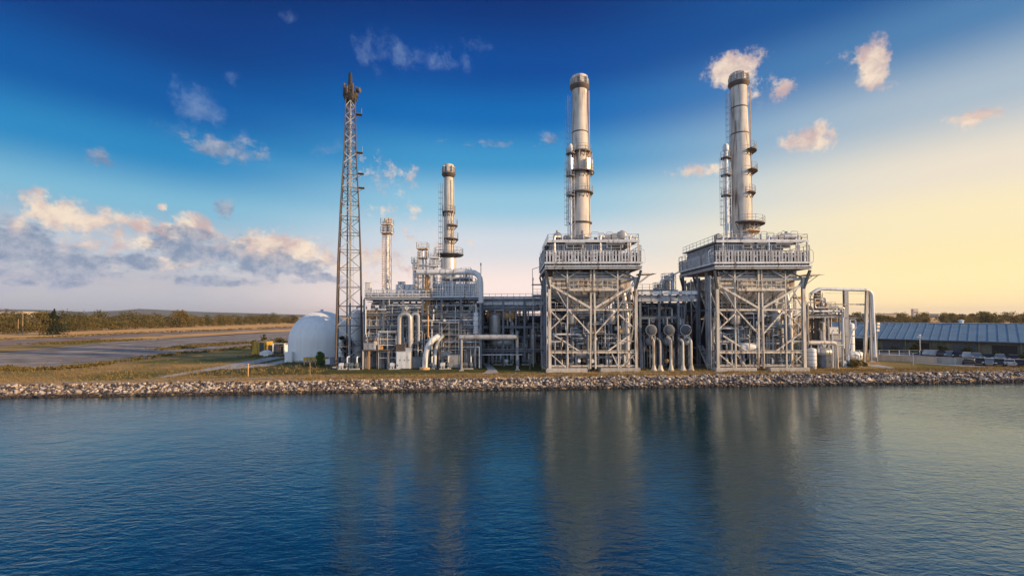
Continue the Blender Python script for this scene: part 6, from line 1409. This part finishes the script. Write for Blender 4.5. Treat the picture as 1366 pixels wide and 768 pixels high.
# grey-blue undersides
dark = blobs([(15, 325, 75, 42, 1), (90, 350, 100, 26, 1), (270, 334, 100, 30, 1.1), (250, 310, 60, 18, .8), (340, 348, 70, 26, 1), (395, 352, 60, 20, .9), (430, 370, 50, 12, 1), (290, 372, 75, 10, 1), (190, 352, 50, 14, .8), (30, 373, 26, 7, 1), (85, 375, 28, 8, 1), (140, 368, 30, 8, .8), (300, 192, 70, 24, .7), (127, 208, 22, 16, .8), (305, 272, 16, 18, .8), (205, 350, 40, 14, .8), (640, 190, 80, 14, .3), (735, 190, 40, 16, .4)])
bright = blobs([(75, 285, 75, 34, .9), (130, 300, 70, 22, .8), (262, 300, 36, 18, 1.3), (218, 306, 28, 18, 1.2), (200, 325, 26, 14, .9), (120, 325, 50, 18, .7), (365, 330, 75, 26, 1.1), (400, 332, 45, 18, 1), (330, 322, 40, 14, .9), (430, 345, 60, 30, .7), (240, 350, 80, 12, .6), (205, 300, 90, 16, .6), (150, 330, 200, 50, .42), (500, 350, 120, 50, .5), (560, 330, 110, 36, .4), (60, 262, 60, 16, .6), (20, 300, 40, 30, .6), (180, 300, 60, 14, .8), (300, 330, 90, 16, .6),
    (520, 230, 60, 30, .5), (540, 280, 60, 24, .4), (985, 86, 42, 24, 1.15), (1010, 120, 50, 18, .6), (1166, 88, 27, 31, 1.25), (1130, 75, 30, 16, .45), (1085, 186, 60, 24, .8), (1110, 180, 26, 18, .7), (1303, 158, 36, 16, .95), (930, 228, 46, 12, .7), (1050, 122, 20, 16, .7), (1190, 118, 40, 12, .35), (215, 275, 8, 7, 1)])
wisp = blobs([(255, 135, 58, 34, .95), (225, 105, 30, 30, .6), (240, 165, 60, 26, .7), (300, 185, 80, 28, .6), (555, 72, 105, 26, .85), (620, 52, 60, 16, .6), (500, 70, 40, 30, .6), (305, 92, 20, 14, .8), (388, 21, 14, 9, .8), (470, 270, 60, 20, .4), (430, 195, 40, 16, .5)])
fine3 = noise(wv, 3.0, 8, .66, (1, 9, 0), (1, 1, 1)).outputs['Fac']
wi = smooth(mth('ADD', mth('MULTIPLY', wisp, .8), mth('MULTIPLY', mth('SUBTRACT', fine3, .5), 1.9)), .26, .95)
sky = mixc(mth('MULTIPLY', mth('MULTIPLY', wi, smooth(wisp, .0, .22)), .55), sky, srgb(138, 164, 200))
lowband = mth('MULTIPLY', smooth(az, -62, -14, 1, .0), mth('MULTIPLY', smooth(el, 8.5, 12, 1, 0), smooth(el, .2, 2.5)))
# broad thin haze of cloud low on the left
sky = mixc(mth('MULTIPLY', mth('MULTIPLY', lowband, smooth(fine2, .35, .65)), .75), sky, srgb(172, 172, 190))
br = smooth(mth('ADD', bright, mth('MULTIPLY', mth('SUBTRACT', fine, .5), 1.9)), .24, .74)
lit = smooth(noise(wv, 3.2, 5, .6, (2, 2.35, 0)).outputs['Fac'], .35, .65)
peach = mixc(lit, srgb(206, 178, 176), srgb(255, 232, 206))
sky = mixc(mth('MULTIPLY', mth('MULTIPLY', br, smooth(bright, .0, .25)), .9), sky, peach)
fmix = mth('ADD', mth('MULTIPLY', fine2, .5), mth('MULTIPLY', noise(cv.outputs[0], 6.5, 8, .66, (5, 2, 0), (1, 1.5, 1)).outputs['Fac'], .5))
dk_ = smooth(mth('ADD', dark, mth('MULTIPLY', mth('SUBTRACT', fmix, .5), 2.6)), .24, .70)
dcol = mixc(smooth(fine, .35, .65), srgb(112, 134, 166), srgb(176, 180, 194))
sky = mixc(mth('MULTIPLY', mth('MULTIPLY', dk_, smooth(dark, .0, .25)), .78), sky, dcol)
gain = N.new('ShaderNodeVectorMath'); gain.operation = 'SCALE'; L.new(sky, gain.inputs[0]); L.new(smooth(el, 0, 9, 1.2, 1.0), gain.inputs['Scale']); sky = gain.outputs[0]
# below the horizon
sky = mixc(smooth(el, -6, -.2, 1, 0), sky, (.12, .12, .12))
ns = N.new('ShaderNodeTexSky'); ns.sky_type = 'NISHITA'; ns.sun_disc = False; ns.sun_elevation = R(SUN_EL); ns.sun_rotation = R(SUN_AZ)
nsc = N.new('ShaderNodeVectorMath'); nsc.operation = 'SCALE'; nsc.inputs['Scale'].default_value = .08; L.new(ns.outputs[0], nsc.inputs[0])
sky = mixc(.012, sky, nsc.outputs[0])
L.new(sky, bg.inputs['Color']); bg.inputs['Strength'].default_value = 2 ** -.35
w.cycles.sampling_method = 'MANUAL'; w.cycles.sample_map_resolution = 1024

# sun
sl = bpy.data.lights.new('sun', 'SUN'); sl.energy = 5.0; sl.angle = R(.6); sl.color = (1, .64, .32)
so = bpy.data.objects.new('sun', sl); COL.objects.link(so)
sd = V((math.sin(R(SUN_AZ))*math.cos(R(SUN_EL)), math.cos(R(SUN_AZ))*math.cos(R(SUN_EL)), math.sin(R(SUN_EL))))
so.rotation_euler = sd.to_track_quat('Z', 'Y').to_euler(); so.location = sd * 100

# haze
HAZE = True
if HAZE:
    m = bpy.data.materials.new('haze'); m.use_nodes = True; nt2 = m.node_tree; nt2.nodes.remove(nt2.nodes['Principled BSDF'])
    pv_ = nt2.nodes.new('ShaderNodeVolumePrincipled'); pv_.inputs['Color'].default_value = (.86, .90, 1, 1); pv_.inputs['Density'].default_value = .00007; pv_.inputs['Anisotropy'].default_value = .2
    nt2.links.new(pv_.outputs[0], nt2.nodes['Material Output'].inputs['Volume'])
    tag(MB().bx(-9100, 9100, -500, 9100, -6, 130).build('haze', m, smooth=0), 'thin haze over the far fields and hills', kind='stuff')

# camera
cam = bpy.data.cameras.new('camera'); co = bpy.data.objects.new('camera', cam); COL.objects.link(co); scene.camera = co
cam.sensor_width = 36; cam.sensor_fit = 'HORIZONTAL'; cam.lens = 36 * F_PX / 1366; cam.clip_end = 30000; cam.clip_start = .1
cam.shift_y = (AX_Y - 384) / 1366
co.matrix_world = Matrix.Translation(CAM) @ Matrix.Rotation(math.pi/2 + PITCH, 4, 'X') @ Matrix.Rotation(ROLL, 4, 'Z')
scene.view_settings.view_transform = 'Standard'; scene.view_settings.look = 'None'; scene.view_settings.exposure = .35; scene.view_settings.gamma = 1
scene.cycles.max_bounces = 6; scene.cycles.diffuse_bounces = 3; scene.cycles.glossy_bounces = 3; scene.cycles.volume_bounces = 0; scene.cycles.transparent_max_bounces = 8
scene.cycles.use_denoising = True
scene.cycles.sample_clamp_indirect = 4
